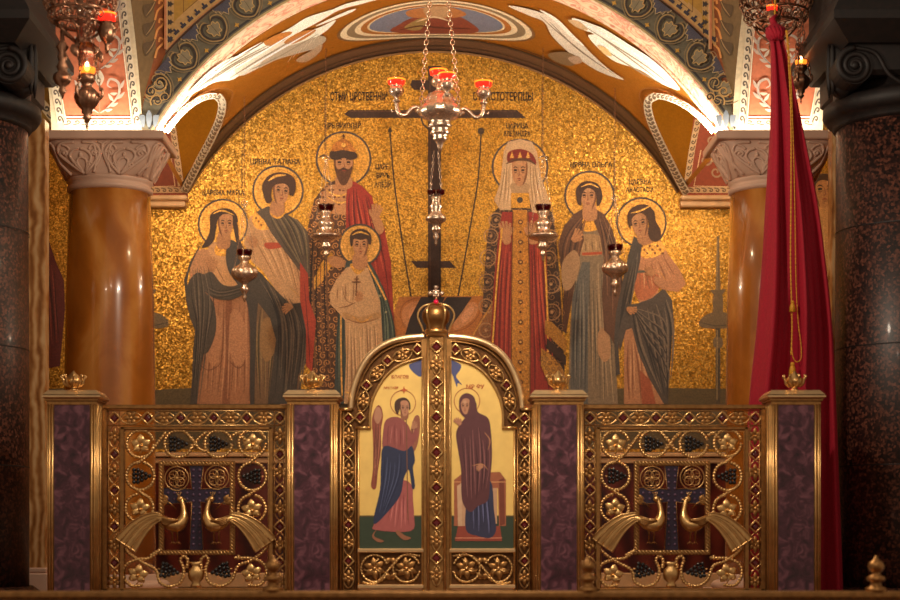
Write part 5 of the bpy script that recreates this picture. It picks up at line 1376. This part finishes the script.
# icon paintings
KI=(1.08,1.12,1.45)
SKI=(150,96,62)
p=Paint(flatD(DG-.005),'iconp','iconp',l0=1,dl=.00025,k=KI)
p._emit([(359.6,549),(359.6,516),(421.5,516),(421.5,549)],(52,64,42),False); p.l+=1
p.stroke((104,82,44),1.2,[(359.6,516),(421.5,516)],taper=False,sm=False)
p.fill((76,80,112),"409 365 418 361 421.5 359 421.5 376 414 373"); 
p.ring((170,96,50),.8,403,403,12.6)
p.fill((140,72,48),"377 406 381 407 383 416 381 430 381 450 378 470 376 488 371 486 373 468 373 440 372 418"); p.drape((98,46,32),(190,120,84),"376 412 374 450 373 484","381 412 380 450 376 486",7,.8,.3,71); p.fill((176,124,86),"376 408 380 408 382 416 378 424 374 418")
p.fill((150,92,62),"414 418 419 416 420 428 417 446 412 452 410 436"); p.drape((104,60,42),(196,140,100),"413 420 411 446","418 420 415 448",4,.7,.2,72)
p.fill((146,78,66),"386 420 398 417 408 425 412 434 416 428 418 436 411 448 404 452 384 450 383 434"); p.drape((120,54,48),(180,108,92),"388 422 386 448","404 422 404 450",6,.9,.4,73)
p.fill((166,88,76),"404 480 412 486 413 500 414 516 411 531 376 530 374 524 384 500 392 484",); p.drape((140,66,60),(196,116,100),"394 490 384 528","408 490 410 530",9,1,.4,74)
p.fill((44,50,70),"384 446 404 451 412 446 415 460 413 468 415 486 412 488 409 470 404 478 400 496 386 514 375 524 374 516 380 490 381 466"); p.drape((28,36,60),(78,86,106),"385 452 382 480 378 516","402 454 400 480 384 516",9,1,.5,75)
for a in ("378 528 374 536 384 541 378 542 372 536","398 530 404 535 411 538 404 540 396 533"): p.fill(SKI,a)
p.stroke((120,80,50),.9,"406 398 408 520",taper=False); p.fill((190,90,40),[(404,386),(405,389),(408,390),(405,391),(404,394),(403,391),(400,390),(403,389)],False)
p.fill(SKI,"401 412 408 410 408 418 402 420"); p.fill((70,44,30),"395 410 395 402 400 398 406 398 410 403 410 410 406 406 400 408 398 414")
facepaint(p,404.5,408,8.5,12,skin=(186,130,88),turn=.5,sh=(110,68,44)); hand(p,413,428,-1.2,7,skin=(180,124,84)); p.stroke((70,44,30),2,"396 408 399 400 406 399 410 404")
p.build('angel_painting',il)['label']='winged angel in rose tunic and dark blue mantle'
p=Paint(flatD(DG-.005),'iconp','iconp',l0=1,dl=.00025,k=KI)
p._emit([(448,549),(448,516),(513.5,516),(513.5,549)],(52,64,42),False); p.l+=1
p.stroke((104,82,44),1.2,[(448,516),(513.5,516)],taper=False,sm=False)
p.fill((76,80,112),"448 360 454 361 461 365 460 370 456 376 459 381 462 385 458 383 457 387 455 382 452 374 448 370")
p.ring((170,96,50),.8,467,401,12.8)
p.fill((160,92,56),[(454,480),(463,473),(500,472),(506,480),(506,526),(499,526),(498,488),(462,488),(460,526),(454,526)],False); p.fill((206,166,118),[(457,486),(463,482),(464,526),(458,526)],False); p.fill((120,60,38),[(499,480),(504,478),(505,524),(500,526)],False)
p.stroke((214,150,90),.9,[(454,482),(506,482)],taper=False,sm=False); p.fill((196,150,104),[(462,488),(466,488),(467,528),(462,528)],False); p.fill((196,150,104),[(492,488),(497,488),(497,524),(492,524)],False)
p.fill((146,66,44),[(458,526),(500,526),(502,541),(455,541)],False); p.stroke((208,130,90),1,[(455,538),(502,538)],taper=False,sm=False)
p.fill((52,52,70),"468 480 490 480 494 510 496 530 490 538 478 536 466 530 466 505"); p.drape((34,36,58),(104,106,132),"471 488 470 530","489 488 492 534",9,1,.4,76)
p.fill((92,50,48),"464 398 470 395 476 402 478 412 488 418 491 432 492 456 490 480 488 500 478 506 470 512 462 500 461 470 458 450 456 434 460 424 466 416 464 408")
p.drape((62,30,32),(136,86,76),"460 430 463 470 466 502","488 424 490 460 486 496",12,1,.7,77); p.stroke((190,130,80),.9,"484 432 490 440 488 450"); p.stroke((190,130,80),.9,"472 466 482 464 488 470")
p.fill((92,50,48),"459 402 461 396 467 393 474 397 476 406 474 414 466 418 460 412")
facepaint(p,465.5,406,8.5,12,skin=(186,130,88),turn=-.4,sh=(110,68,44)); p.stroke((92,50,48),2,"460 404 463 398 469 398 472 404"); p.fill((92,50,48),"472 400 475 404 476 414 470 420 470 412")
hand(p,460,424,-2.3,7.5,skin=(180,124,84)); hand(p,482,466,2.6,6.5,skin=(180,124,84))
p.build('robed_woman_painting',ir)['label']='standing woman in maroon veil before a throne'
def itext(t,px,py,h,par): text_mesh(t,h*DG/F*1.3,px,py,DG-.007,'iconp','inscription',par,lin((176,70,34)))
itext('БЛАГОВ',400,377,3.3,il); itext('АРХ ГАВР',391,388,2.4,il); itext('МР ѲУ',475,387,4.4,ir)
# ---------------------------------------------------------------- foreground rail
D=9.0; q=q_(D); zt=Z_(591,D); X0,X1=-2.6,2.7
root=empty('brass_rail',(0,D,-1.15),'low gilt rail with ball finials crossing the foreground','railing')
mb=MB(); mb.box(X0,X1,D-.05,D+.05,zt-.035,zt,'brass',.008); mb.box(X0,X1,D-.035,D+.035,zt-.10,zt-.035,'brass_dark'); mb.build('handrail',root)
mb=MB(); x=X0
while x<X1: mb.ball((x,D-.04,zt-.062),.016,'brass',sx=1.2,n=8,m=5); x+=.045
mb.build('beading',root)
for px in (273,588,876):
    x=X_(px,D); mb=MB(); mb.box(x-.03,x+.03,D-.03,D+.03,-1.15,zt-.06,'brass_dark',.006); po=mb.build('baluster',root)
    mb=MB(); mb.lathe((x,D,zt-.004),[(.052,0),(.052,.018),(.03,.028),(.024,.05),(.046,.058),(.046,.074),(.022,.084),(.02,.098),(.034,.108),(.042,.126),(.036,.146),(.018,.158),(.010,.170),(.004,.182)],'brass',20); mb.build('finial',po)
# ---------------------------------------------------------------- red curtain with gold cord
D=12.75
root=empty('red_curtain',(X_(792,D),D,0.0),'tall crimson velvet curtain gathered in a knot and falling beside the right dark column','curtain')
Lx=smooth([(24,768),(33,766.5),(41,770),(60,771),(120,771),(200,766.5),(260,763),(330,757),(400,749.5),(470,746),(610,744)],8)
Rx=smooth([(24,781),(33,785),(41,783),(60,788),(120,800),(200,815),(260,823),(330,830),(400,834),(470,837),(610,842)],8)
def edge(tab,y):
    for i in range(1,len(tab)):
        if tab[i][0]>=y:
            u=(y-tab[i-1][0])/((tab[i][0]-tab[i-1][0]) or 1); return tab[i-1][1]*(1-u)+tab[i][1]*u
    return tab[-1][1]
mb=MB(); vs=[];fs=[]; nu=96; ys=[38+ (612-38)*i/90 for i in range(91)]
for y in ys:
    l,r=edge(Lx,y),edge(Rx,y); w=(r-l)*q_(D); 
    for j in range(nu):
        a=2*PI*j/nu; cu=math.cos(a); t=(cu+1)/2
        fold=.26*math.sin(t*14+.5*math.sin(y/90))+.09*math.sin(t*31+1.3+y/160)+.03*math.sin(t*70)
        dep=(.34+fold*.75)*min(w,.5)*(abs(math.sin(a))**.6)*(1 if math.sin(a)>0 else -1)
        x=(l+(r-l)*t); p3=P(x,y,D); vs.append((p3.x,D-dep,p3.z))
for i in range(90):
    for j in range(nu): fs.append((i*nu+j,(i+1)*nu+j,(i+1)*nu+(j+1)%nu,i*nu+(j+1)%nu))
mb.add(vs,fs,'velvet',smooth=True); mb.build('drape',root)
mb=MB(); c=P(775,33,D-.02); mb.ball(c,.066,'velvet',sx=1.05,sz=1.0,n=18,m=10)
for k in range(7): 
    a=-1.2+k*.4; mb.tube([c+Vector((.064*math.sin(a),-.064*math.cos(a)*.9,.03)),c+Vector((.05*math.sin(a+.3),-.075*math.cos(a),-.02)),c+Vector((.035*math.sin(a+.5),-.055,-.06))],[.012,.016,.01],'velvet',6)
mb.tube([c+Vector((0,0,.05)),c+Vector((-.02,0,.10)),c+Vector((.01,.01,.13))],[.03,.022,.01],'velvet',8)
mb.build('knot',root)
mb=MB(); rd=.0048; Df=D-.235
def dfront(y): return D-min(.25,(.05+.00055*(y-30)))-.03
mb.tube([P(x,y,dfront(y)) for x,y in smooth([(786,30),(788.5,60),(791,120),(791,200),(790.5,260),(791.5,300),(792,330),(791,355)],6)],rd*1.15,'cord',6,bead=.03)
mb.tube([P(x,y,dfront(y)-.004) for x,y in smooth([(787,30),(790.5,70),(793.5,150),(795,220),(796,280),(798,320),(801,345),(801,358),(797,362),(793,357),(791.5,345)],6)],rd*.8,'cord',6,bead=.03)
cd=mb.build('cord',root)
for (x,y,s) in ((792.5,306,.9),(792.5,369,1.1)):
    mb=MB(); c=P(x,y,dfront(y)-.015); mb.ball(c+Vector((0,0,.03*s)),.014*s,'cord'); mb.lathe(c,[(.024*s,-.045*s),(.018*s,0),(.009*s,.028*s)],'cord',14,ribs=7,ribamp=.15); mb.build('tassel',cd)
mb=MB(); mb.tube([P(775,-40,D),P(775,24,D)],.008,'cord',6); mb.build('hanging_cord',root)
# ---------------------------------------------------------------- hanging lamps
def chainmesh(a,b,L=.045,r=.0045,mat='silver',w=.014):
    mb=MB(); a=Vector(a); b=Vector(b); d=b-a; n=max(2,int(d.length/(L*.78))); t=d.normalized(); u=Vector((1,0,0)); u=(u-t*u.dot(t)).normalized(); v=t.cross(u)
    for k in range(n):
        c=a+d*(k+.5)/n; s=u if k%2 else v
        mb.tube([c+t*(math.cos(x)*L*.5)+s*(math.sin(x)*w) for x in [2*PI*i/8 for i in range(8)]],r,mat,4,closed=True)
    return mb
ceilz=6.2
def lamp(px,kind,label,D,ytop):
    q=q_(D); X=X_(px,D); dy={'A':205,'B':250}[kind]; root=empty('hanging_lamp',(X,D,Z_(ytop,D)),label,'hanging lamp','silver oil lamps hanging before the mosaic'); 
    A=[(.5,57),(1.4,54),(1.8,51),(3.6,48.5),(2,46.5),(4,44),(6.6,42),(4.2,39),(5.4,36),(13.5,33.5),(16,31.5),(15.5,30),(9.5,28),(7,25.5),(7.5,22),(8.8,19.5),(8.2,17),(4.8,14),(4.4,11),(6.2,8),(6,6)]
    B=[(.5,52),(1.6,49),(2.2,47),(1.6,44),(3.4,41.5),(4.6,39),(3,36.5),(2.4,34),(5.4,31.5),(8.6,29.5),(11.6,27),(12.6,24),(12.2,21),(10.6,18.5),(7.6,16),(4.4,13.5),(4,11),(6.4,8.5),(6,6)]
    prof=A if kind=='A' else B
    base=Z_(ytop,D)
    mb=MB(); mb.lathe((X,D,base),[(r*q,-y*q) for r,y in prof],'silver',28,ribs=(0 if kind=='A' else 14),ribamp=.06); bd=mb.build('body',root)
    mb=MB()
    for k in range(12 if kind=='A' else 14):
        a=2*PI*k/(12 if kind=='A' else 14); r=(11 if kind=='A' else 11.5)*q; mb.ball((X+r*math.cos(a),D+r*math.sin(a),base-(30 if kind=='A' else 22)*q),1.5*q,'silver',sz=(1.0 if kind=='A' else 2.4),n=8,m=6)
    for k in range(3):
        a=2*PI*k/3+.5; r=(14 if kind=='A' else 12)*q; z0=base-(30 if kind=='A' else 22)*q; mb.tube([(X+r*math.cos(a),D+r*math.sin(a),z0),(X+r*1.12*math.cos(a),D+r*1.12*math.sin(a),z0+4*q)],.006,'silver',5)
    mb.build('chasing',bd)
    mb=MB(); mb.lathe((X,D,base),[(5*q,-6.5*q),(7*q,-5*q),(8*q,-1.5*q),(8.2*q,0),(7*q,0),(6.4*q,-4*q)],'glass_dark',24,cap=False); mb.build('glass_cup',root)
    r=(15 if kind=='A' else 13)*q; hook=Vector((X,D,base+47*q))
    for k in range(3):
        a=2*PI*k/3+.5; mb=chainmesh((X+r*math.cos(a),D+r*math.sin(a),base-(27 if kind=='A' else 19)*q),hook,.03,.0016,'silver',.006); mb.build('chain',root)
    mb=chainmesh(hook,(X,D,ceilz if False else Z_(-30,D)),.035,.0016,'bronze',.006); mb.build('hanging_wire',root)
    mb=MB(); mb.tube([hook+Vector((.03*math.cos(t),0,.02*math.sin(t))) for t in [2*PI*i/12 for i in range(12)]],.004,'silver',5,closed=True); mb.build('ring',root)
DLm=16.3
lamp(326,'A','silver lamp with dark red glass in front of the bearded crowned saint',DLm,205)
lamp(543,'A','silver lamp with dark red glass in front of the veiled crowned woman',DLm,205)
lamp(244.5,'B','bulbous silver lamp in front of the leftmost maiden saint',DLm,250)
lamp(615,'B','bulbous silver lamp in front of the two rightmost saints',DLm,245)
# lamp under the chandelier
# ---------------------------------------------------------------- central chandelier
D=15.0; q=q_(D); X=X_(440,D); zc=lambda y:Z_(y,D)
root=empty('chandelier',(X,D,zc(150)),'silver-gilt chandelier with red glass cups hanging on chains in front of the mosaic cross','chandelier')
mb=MB(); mb.lathe((X,D,0),[(1*q,zc(152)),(2.4*q,zc(147)),(3.4*q,zc(143)),(5*q,zc(141)),(7.5*q,zc(139)),(6*q,zc(137)),(8.5*q,zc(134)),(9.5*q,zc(132)),(7.5*q,zc(129.5)),(10*q,zc(127.5)),(11.4*q,zc(125.5)),(9*q,zc(122.5)),(11*q,zc(120)),(17*q,zc(118)),(21*q,zc(114)),(21.5*q,zc(110)),(17*q,zc(105)),(14*q,zc(99)),(12.5*q,zc(95)),(9*q,zc(93)),(5*q,zc(92))],'silver',40,ribs=14,ribamp=.05)
bd=mb.build('body',root)
mb=MB()
for k in range(14):
    a=2*PI*k/14; 
    for r,y,s in ((19.5,112,3.2),(15,101,2.2),(10.5,126,1.6),(8.6,133.5,1.5)): mb.ball((X+r*q*math.cos(a),D+r*q*math.sin(a),zc(y)),s*.62*q,'silver',sz=1.9 if s>2 else 1,n=8,m=6)
mb.build('chased_lobes',bd)
def cup(root,x,y,z,q,lit=True,arm=None):
    mb=MB(); mb.lathe((x,y,z),[(2*q,-22*q),(4*q,-20*q),(2*q,-18*q),(2.4*q,-16*q),(6*q,-13.5*q),(7.4*q,-10*q),(6*q,-7*q),(4.6*q,-5.5*q),(6.8*q,-4.2*q)],'silver',20,ribs=8,ribamp=.08); h=mb.build('cup_holder',root)
    mb=MB(); mb.lathe((x,y,z),[(6.5*q,-4.5*q),(8.2*q,-3*q),(8.6*q,.2*q)],'glass_red' if lit else 'glass_dark',24,cap=False); mb.lathe((x,y,z),[(8.6*q,.2*q),(8.9*q,1.6*q),(8.2*q,1.8*q),(7.6*q,-3*q),(1*q,-4*q)],'glass_rim' if lit else 'glass_dark',24,cap=False); mb.build('glass_cup',h)
    if lit: mb=MB(); mb.ball((x,y,z+1*q),2.0*q,'flame',sz=1.3); mb.build('flame',h)
    return h
for (px,py,Dc,dx) in ((396.5,81,15.0,-1),(483.5,83,15.0,1),(447,75,14.80,.2),(438.5,71.5,15.12,.0)):
    qq=q_(Dc); cup(root,X_(px,Dc),Dc,Z_(py,Dc),qq)
    mb=MB(); e=1 if dx>0 else -1
    if abs(dx)==1:
        mb.tube([P(x,y,15.0) for x,y in smooth([(px,py+22),(px-e*.5,py+27),(px-e*3,py+33),(px-e*9,py+34),(px-e*15,py+28),(px-e*20,py+26),(px-e*24,py+29),(px-e*22,py+32)],6)],2.1*q,'silver',8)
        mb.ball(P(px-e*21,py+30,15.0),.02,'silver'); mb.tube([P(px+e*0,py+30,15.0),P(px+e*5,py+31,15.0),P(px+e*5,py+28,15.0)],.006,'silver',5)
    else: mb.tube([(X_(px,Dc),Dc,Z_(py+21,Dc)),(X_(px,Dc),Dc,zc(101))],2*q,'silver',8)
    mb.build('arm',root)
top=(X_(440,D),D,Z_(-45,D))
for (px,py,dd) in ((421,106,0.0),(459,106,0.0)):
    a=(X_(px,D),D+dd,zc(py))
    px2=431 if px<430 else (447 if px>450 else 440)
    mb=chainmesh(a,(X_(px2,D),D+dd*.5,Z_(-12,D)),.05,.0048,'silver',.017); mb.build('chain',root)
# small lamp below
def small_lamp():
    D=15.0; q=q_(D); X=X_(436,D); base=Z_(190,D); r=empty('hanging_lamp',(X,D,base),'silver lamp with dark red glasses hanging directly below the chandelier','hanging lamp','silver oil lamps hanging before the mosaic')
    mb=MB(); mb.lathe((X,D,base),[(v*q,-y*q) for v,y in [(.5,56),(1.5,53),(1.4,50),(3.2,47),(2,44),(4,41),(4.6,39),(2.8,36),(6,33),(9.4,31),(10,28.5),(9,26),(5.4,23),(5,20),(6.4,17),(5,14),(3.6,11),(5.2,7)]],'silver',24,ribs=10,ribamp=.05); mb.build('body',r)
    for e in (-4.6,4.6):
        mb=MB(); mb.lathe((X+e*q,D,base),[(2.8*q,-5*q),(4*q,-3.5*q),(4.2*q,0)],'glass_dark',16,cap=False); mb.build('glass_cup',r)
    for e in (-1,1):
        mb=chainmesh((X+e*6*q,D,base-6*q),(X+e*2*q,D,Z_(151,D)),.035,.003,'silver',.009); mb.build('chain',r)
small_lamp()
# ---------------------------------------------------------------- side chandeliers, only their lower works in view
def side_chandelier(pxc,sg,label,D=11.4):
    q=q_(D); X=X_(pxc,D); root=empty('filigree_chandelier',(X,D,Z_(30,D)),label,'chandelier','bronze filigree chandeliers at the upper corners')
    mb=MB(); R=36*q; z=lambda y:Z_(y,D)
    for y,rr,th in ((-18,1.0,.014),(-2,.98,.010),(13,.86,.010),(24,.66,.012)): 
        mb.tube([(X+R*rr*math.cos(t),D+R*rr*math.sin(t),z(y)) for t in [2*PI*i/40 for i in range(40)]],th,'bronze',7,closed=True)
    mb.build('hoops',root)
    mb=MB()
    for k in range(18):
        a=2*PI*k/18
        def T(r,y,da=0): return (X+R*r*math.cos(a+da),D+R*r*math.sin(a+da),z(y))
        mb.tube([T(*v) for v in smooth([(.98,-18,0),(1.06,-12,.10),(1.0,-5,.14),(.97,-9,.02),(1.04,-4,-.10),(.96,0,-.14),(.98,-2,0)],4)],.0075,'bronze',5)
        mb.tube([T(*v) for v in smooth([(.97,-2,0),(1.0,4,.12),(.93,9,.12),(.92,5,0),(.96,8,-.12),(.88,13,-.10),(.86,13,0)],4)],.007,'bronze',5)
        mb.tube([T(*v) for v in smooth([(.86,13,0),(.88,18,.13),(.78,22,.10),(.80,17,-.02),(.76,22,-.12),(.66,24,0)],4)],.0065,'bronze',5)
        mb.ball(T(1.02,-10),.015,'bronze',n=8,m=5); mb.ball(T(.95,6),.014,'bronze',n=8,m=5); mb.ball(T(.80,19),.012,'silver',n=8,m=5)
    for k in range(6):
        a=2*PI*k/6+.3; mb.tube([(X+R*.66*math.cos(a),D+R*.66*math.sin(a),z(24)),(X+R*.5*math.cos(a+.3),D+R*.5*math.sin(a+.3),z(32)),(X+R*.2*math.cos(a+.2),D+R*.2*math.sin(a+.2),z(40)),(X,D,z(44))],.010,'bronze',6)
    mb.build('filigree',root)
    mb=MB(); mb.lathe((X,D,0),[(.5*q,z(64)),(2*q,z(60)),(3.5*q,z(56)),(2.4*q,z(53)),(6*q,z(50)),(7*q,z(46)),(4*q,z(43)),(5*q,z(40)),(3*q,z(36)),(3*q,z(-60))],'bronze',20,ribs=8,ribamp=.08); mb.build('stem',root)
    for a in range(3):
        an=a*2*PI/3+.6; mb=chainmesh((X+R*math.cos(an),D+R*math.sin(an),z(-18)),(X,D,z(-75)),.05,.005,'bronze',.016); mb.build('chain',root)
    return root,D,q,X,z
r,D,q,X,z=side_chandelier(80,-1,'bronze filigree chandelier at the upper left corner, beside the left dark column')
def arm_cup(root,px,py,D,frm,lit=True,mat='bronze',s=1.0):
    q=q_(D)*s; x,zz=X_(px,D),Z_(py,D)
    mb=MB(); mb.lathe((x,D,zz),[(1*q,-36*q),(2.4*q,-33*q),(1.8*q,-29*q),(3*q,-26*q),(6*q,-23*q),(8*q,-18*q),(8.4*q,-12*q),(6.6*q,-8*q),(7.4*q,-5*q)],mat,22,ribs=9,ribamp=.09); h=mb.build('cup_holder',root)
    mb=MB(); mb.lathe((x,D,zz),[(6*q,-5*q),(8.4*q,-3*q),(8.8*q,2*q)],'glass_red',22,cap=False); mb.lathe((x,D,zz),[(8.8*q,2*q),(9*q,3.5*q),(8*q,3.5*q),(7*q,-3*q),(1*q,-4*q)],'glass_rim',22,cap=False); mb.build('glass_cup',h)
    mb=MB(); mb.tube([Vector(v) for v in smooth([tuple(frm),(x*.6+frm[0]*.4,D,zz-20*q),(x,D,zz-26*q)],6)],.012,mat,7); mb.build('arm',root)
    for e in (-1,1):
        mb=MB(); mb.tube(smooth([(x+e*8*q,D,zz-14*q),(x+e*12*q,D,zz-10*q),(x+e*11*q,D,zz-4*q),(x+e*8*q,D,zz-6*q)],5),.006,mat,6); mb.build('cup_handle',h)
arm_cup(r,107,17,D-.05,(X+.1,D,z(24))); 
mb=MB(); mb.tube(smooth([(X,D,z(40)),(X_(92,D),D-.05,z(46)),(X_(100,D),D-.06,z(58)),(X_(99,D),D-.06,z(50))],6),[.012]*19,'bronze',7)
for (a,b) in ((92,44),(97,50),(84,40),(72,44)): petal(mb,a,b,D-.07,1.2,14,.3,'bronze',.02)
mb.build('acanthus_arm',r)
mb=MB(); x=X_(63,D); mb.lathe((x,D-.02,0),[(.5*q,z(100)),(2*q,z(95)),(4*q,z(92)),(2.4*q,z(88)),(7*q,z(84)),(8.6*q,z(80)),(8*q,z(76)),(4*q,z(72)),(5.5*q,z(68)),(3*q,z(62)),(5*q,z(58)),(3*q,z(54)),(6*q,z(48)),(2*q,z(42)),(2*q,z(30))],'bronze',22,ribs=9,ribamp=.1); mb.build('pendant',r)
def candle_lamp(px,label,y0=70,s=1.0,D=11.2):
    q=q_(D)*s; X=X_(px,D); base=Z_(y0,D); r=empty('oil_lamp',(X,D,base),label,'hanging lamp')
    mb=MB(); mb.lathe((X,D,base),[(v*q,-y*q) for v,y in [(.4,60),(1.4,56),(1.2,53),(3,50.5),(4.6,48),(3,45.5),(5.5,43),(5,40),(8.5,37),(11,33),(12.5,28),(12,24),(8,20),(5,17),(4.6,14),(7,12),(8.2,9),(7.6,5),(6,4)]],'bronze',26,ribs=9,ribamp=.08); bd=mb.build('body',r)
    for e in (0,1,2):
        mb=MB(); a=e*2*PI/3; c,s_=math.cos(a),math.sin(a)
        mb.tube(smooth([(X+c*11*q,D+s_*11*q,base-30*q),(X+c*15*q,D+s_*15*q,base-26*q),(X+c*15*q,D+s_*15*q,base-19*q),(X+c*12*q,D+s_*12*q,base-20*q)],5),.010,'bronze',6); mb.build('handle',bd)
    mb=MB(); mb.lathe((X,D,base),[(6*q,-4*q),(8*q,-2*q),(8.4*q,2*q)],'glass_rim',24,cap=False); mb.build('glass_cup',r)
    mb=MB(); mb.lathe((X,D,base),[(8.2*q,2*q),(8.8*q,14*q),(8*q,26*q),(7.8*q,26*q),(8.4*q,14*q),(7.8*q,2*q)],'glass_clear',24,cap=False)
    g=mb.build('glass_chimney',r)
    mb=MB(); mb.ball((X,D,base+4*q),2.0*q,'flame',sz=2.2); mb.build('flame',r)
    for e in (0,1,2):
        a=e*2*PI/3; mb=chainmesh((X+13*q*math.cos(a),D+13*q*math.sin(a),base-18*q),(X,D+.02,Z_(12,D)),.04,.0035,'bronze',.010); mb.build('chain',r)
m_,nt_,b_=newmat('clear_lamp_glass'); b_.inputs['Base Color'].default_value=(.95,.8,.75,1); b_.inputs['Transmission Weight'].default_value=1.0; b_.inputs['Roughness'].default_value=.02; b_.inputs['IOR'].default_value=1.15; M['glass_clear']=m_
candle_lamp(87,'bronze oil lamp with a lit glass, hanging below the upper left chandelier')
candle_lamp(801,'bronze oil lamp partly hidden behind the top of the red curtain',62,.7,13.15)
r,D,q,X,z=side_chandelier(776,1,'bronze filigree chandelier at the upper right corner, behind the knot of the red curtain',13.4)
arm_cup(r,772,8,D-.3,(X,D-.2,z(16)),s=.6)
# ================================================================ LIGHT
def area(name,loc,rot,sx,sy,e,c,spread=None):
    l=bpy.data.lights.new(name,'AREA'); l.shape='RECTANGLE'; l.size=sx; l.size_y=sy; l.energy=e; l.color=c
    if spread: l.spread=spread
    o=bpy.data.objects.new(name,l); o.location=loc; o.rotation_euler=rot; COL.objects.link(o); return o
def point(name,loc,e,c,r):
    l=bpy.data.lights.new(name,'POINT'); l.energy=e; l.color=c; l.shadow_soft_size=r
    o=bpy.data.objects.new(name,l); o.location=loc; COL.objects.link(o); return o
WW=(1.0,.80,.56)
for sg,xc in ((-1,X_(110,14.5)),(1,X_(771,14.5))):
    # cove strips lying on top of the capitals
    area('cove_light',(xc,14.36,3.69),(math.radians(180-8),0,0),.92,.04,LED1,(1,.88,.70))
    xi=xc-sg*.42; 
    area('cove_light',(xi,15.05,3.70),(math.radians(180),-sg*math.radians(25),0),.06,.55,LED2,(1,.90,.76))
    area('cove_light',(xi+sg*(-.02),14.95,3.70),(math.radians(180),math.radians(-sg*28),0),.06,.10,LED3,(1,.86,.64))
# lamps tucked behind the capitals
for sg in (-1,1): point('cove_lamp_light',(sg*2.30+.02,15.12,3.72),COVE,(1,.82,.56),.05)
# unseen fill lights added on the nave side for general warm light
for x,y,z_,e in NAVE: point('nave_fill_light',(x,y,z_),e,(1,.81,.62),.12)
sp=bpy.data.lights.new('gate_fill_spot','SPOT'); sp.energy=GATE; sp.color=(1,.83,.63); sp.spot_size=math.radians(23); sp.spot_blend=.8; sp.shadow_soft_size=.15  # unseen spot added to brighten the gates
so=bpy.data.objects.new('gate_fill_spot',sp); so.location=(0,5.6,5.0); so.rotation_euler=(Vector((0,12.1,1.15))-Vector((0,5.6,5.0))).to_track_quat('-Z','Y').to_euler(); COL.objects.link(so)
# fill lights added inside the sanctuary, out of sight, to brighten the mosaic
for x,y,z_,e in SANC: point('sanctuary_fill_light',(x,y,z_),e,(1,.78,.48),.10)
for (px,py,D_) in ((396.5,79,15.0),(483.5,81,15.0),(447,73,14.8)): point('cup_light',P(px,py-3,D_),.8,(1,.6,.35),.02)
point('cup_light',P(87,60,11.0),.6,(1,.7,.45),.02)
W=bpy.data.worlds.new('World'); S.world=W; W.use_nodes=True; bg=W.node_tree.nodes['Background']; bg.inputs[0].default_value=(1,.74,.54,1); bg.inputs[1].default_value=WORLDS
# ================================================================ CAMERA
cam=bpy.data.cameras.new('camera'); co=bpy.data.objects.new('camera',cam); COL.objects.link(co); S.camera=co
co.location=(0,0,EZ); co.rotation_euler=(PI/2,0,0); cam.sensor_width=36; cam.lens=72; cam.shift_x=(450-CX)/900; cam.shift_y=(HY-300)/900; cam.clip_end=100
cam.dof.use_dof=True; cam.dof.focus_distance=14.4; cam.dof.aperture_fstop=1.7
vs=S.view_settings; vs.view_transform='Standard'; vs.look='None'; vs.exposure=EXPO; vs.gamma=1; vs.use_curve_mapping=False
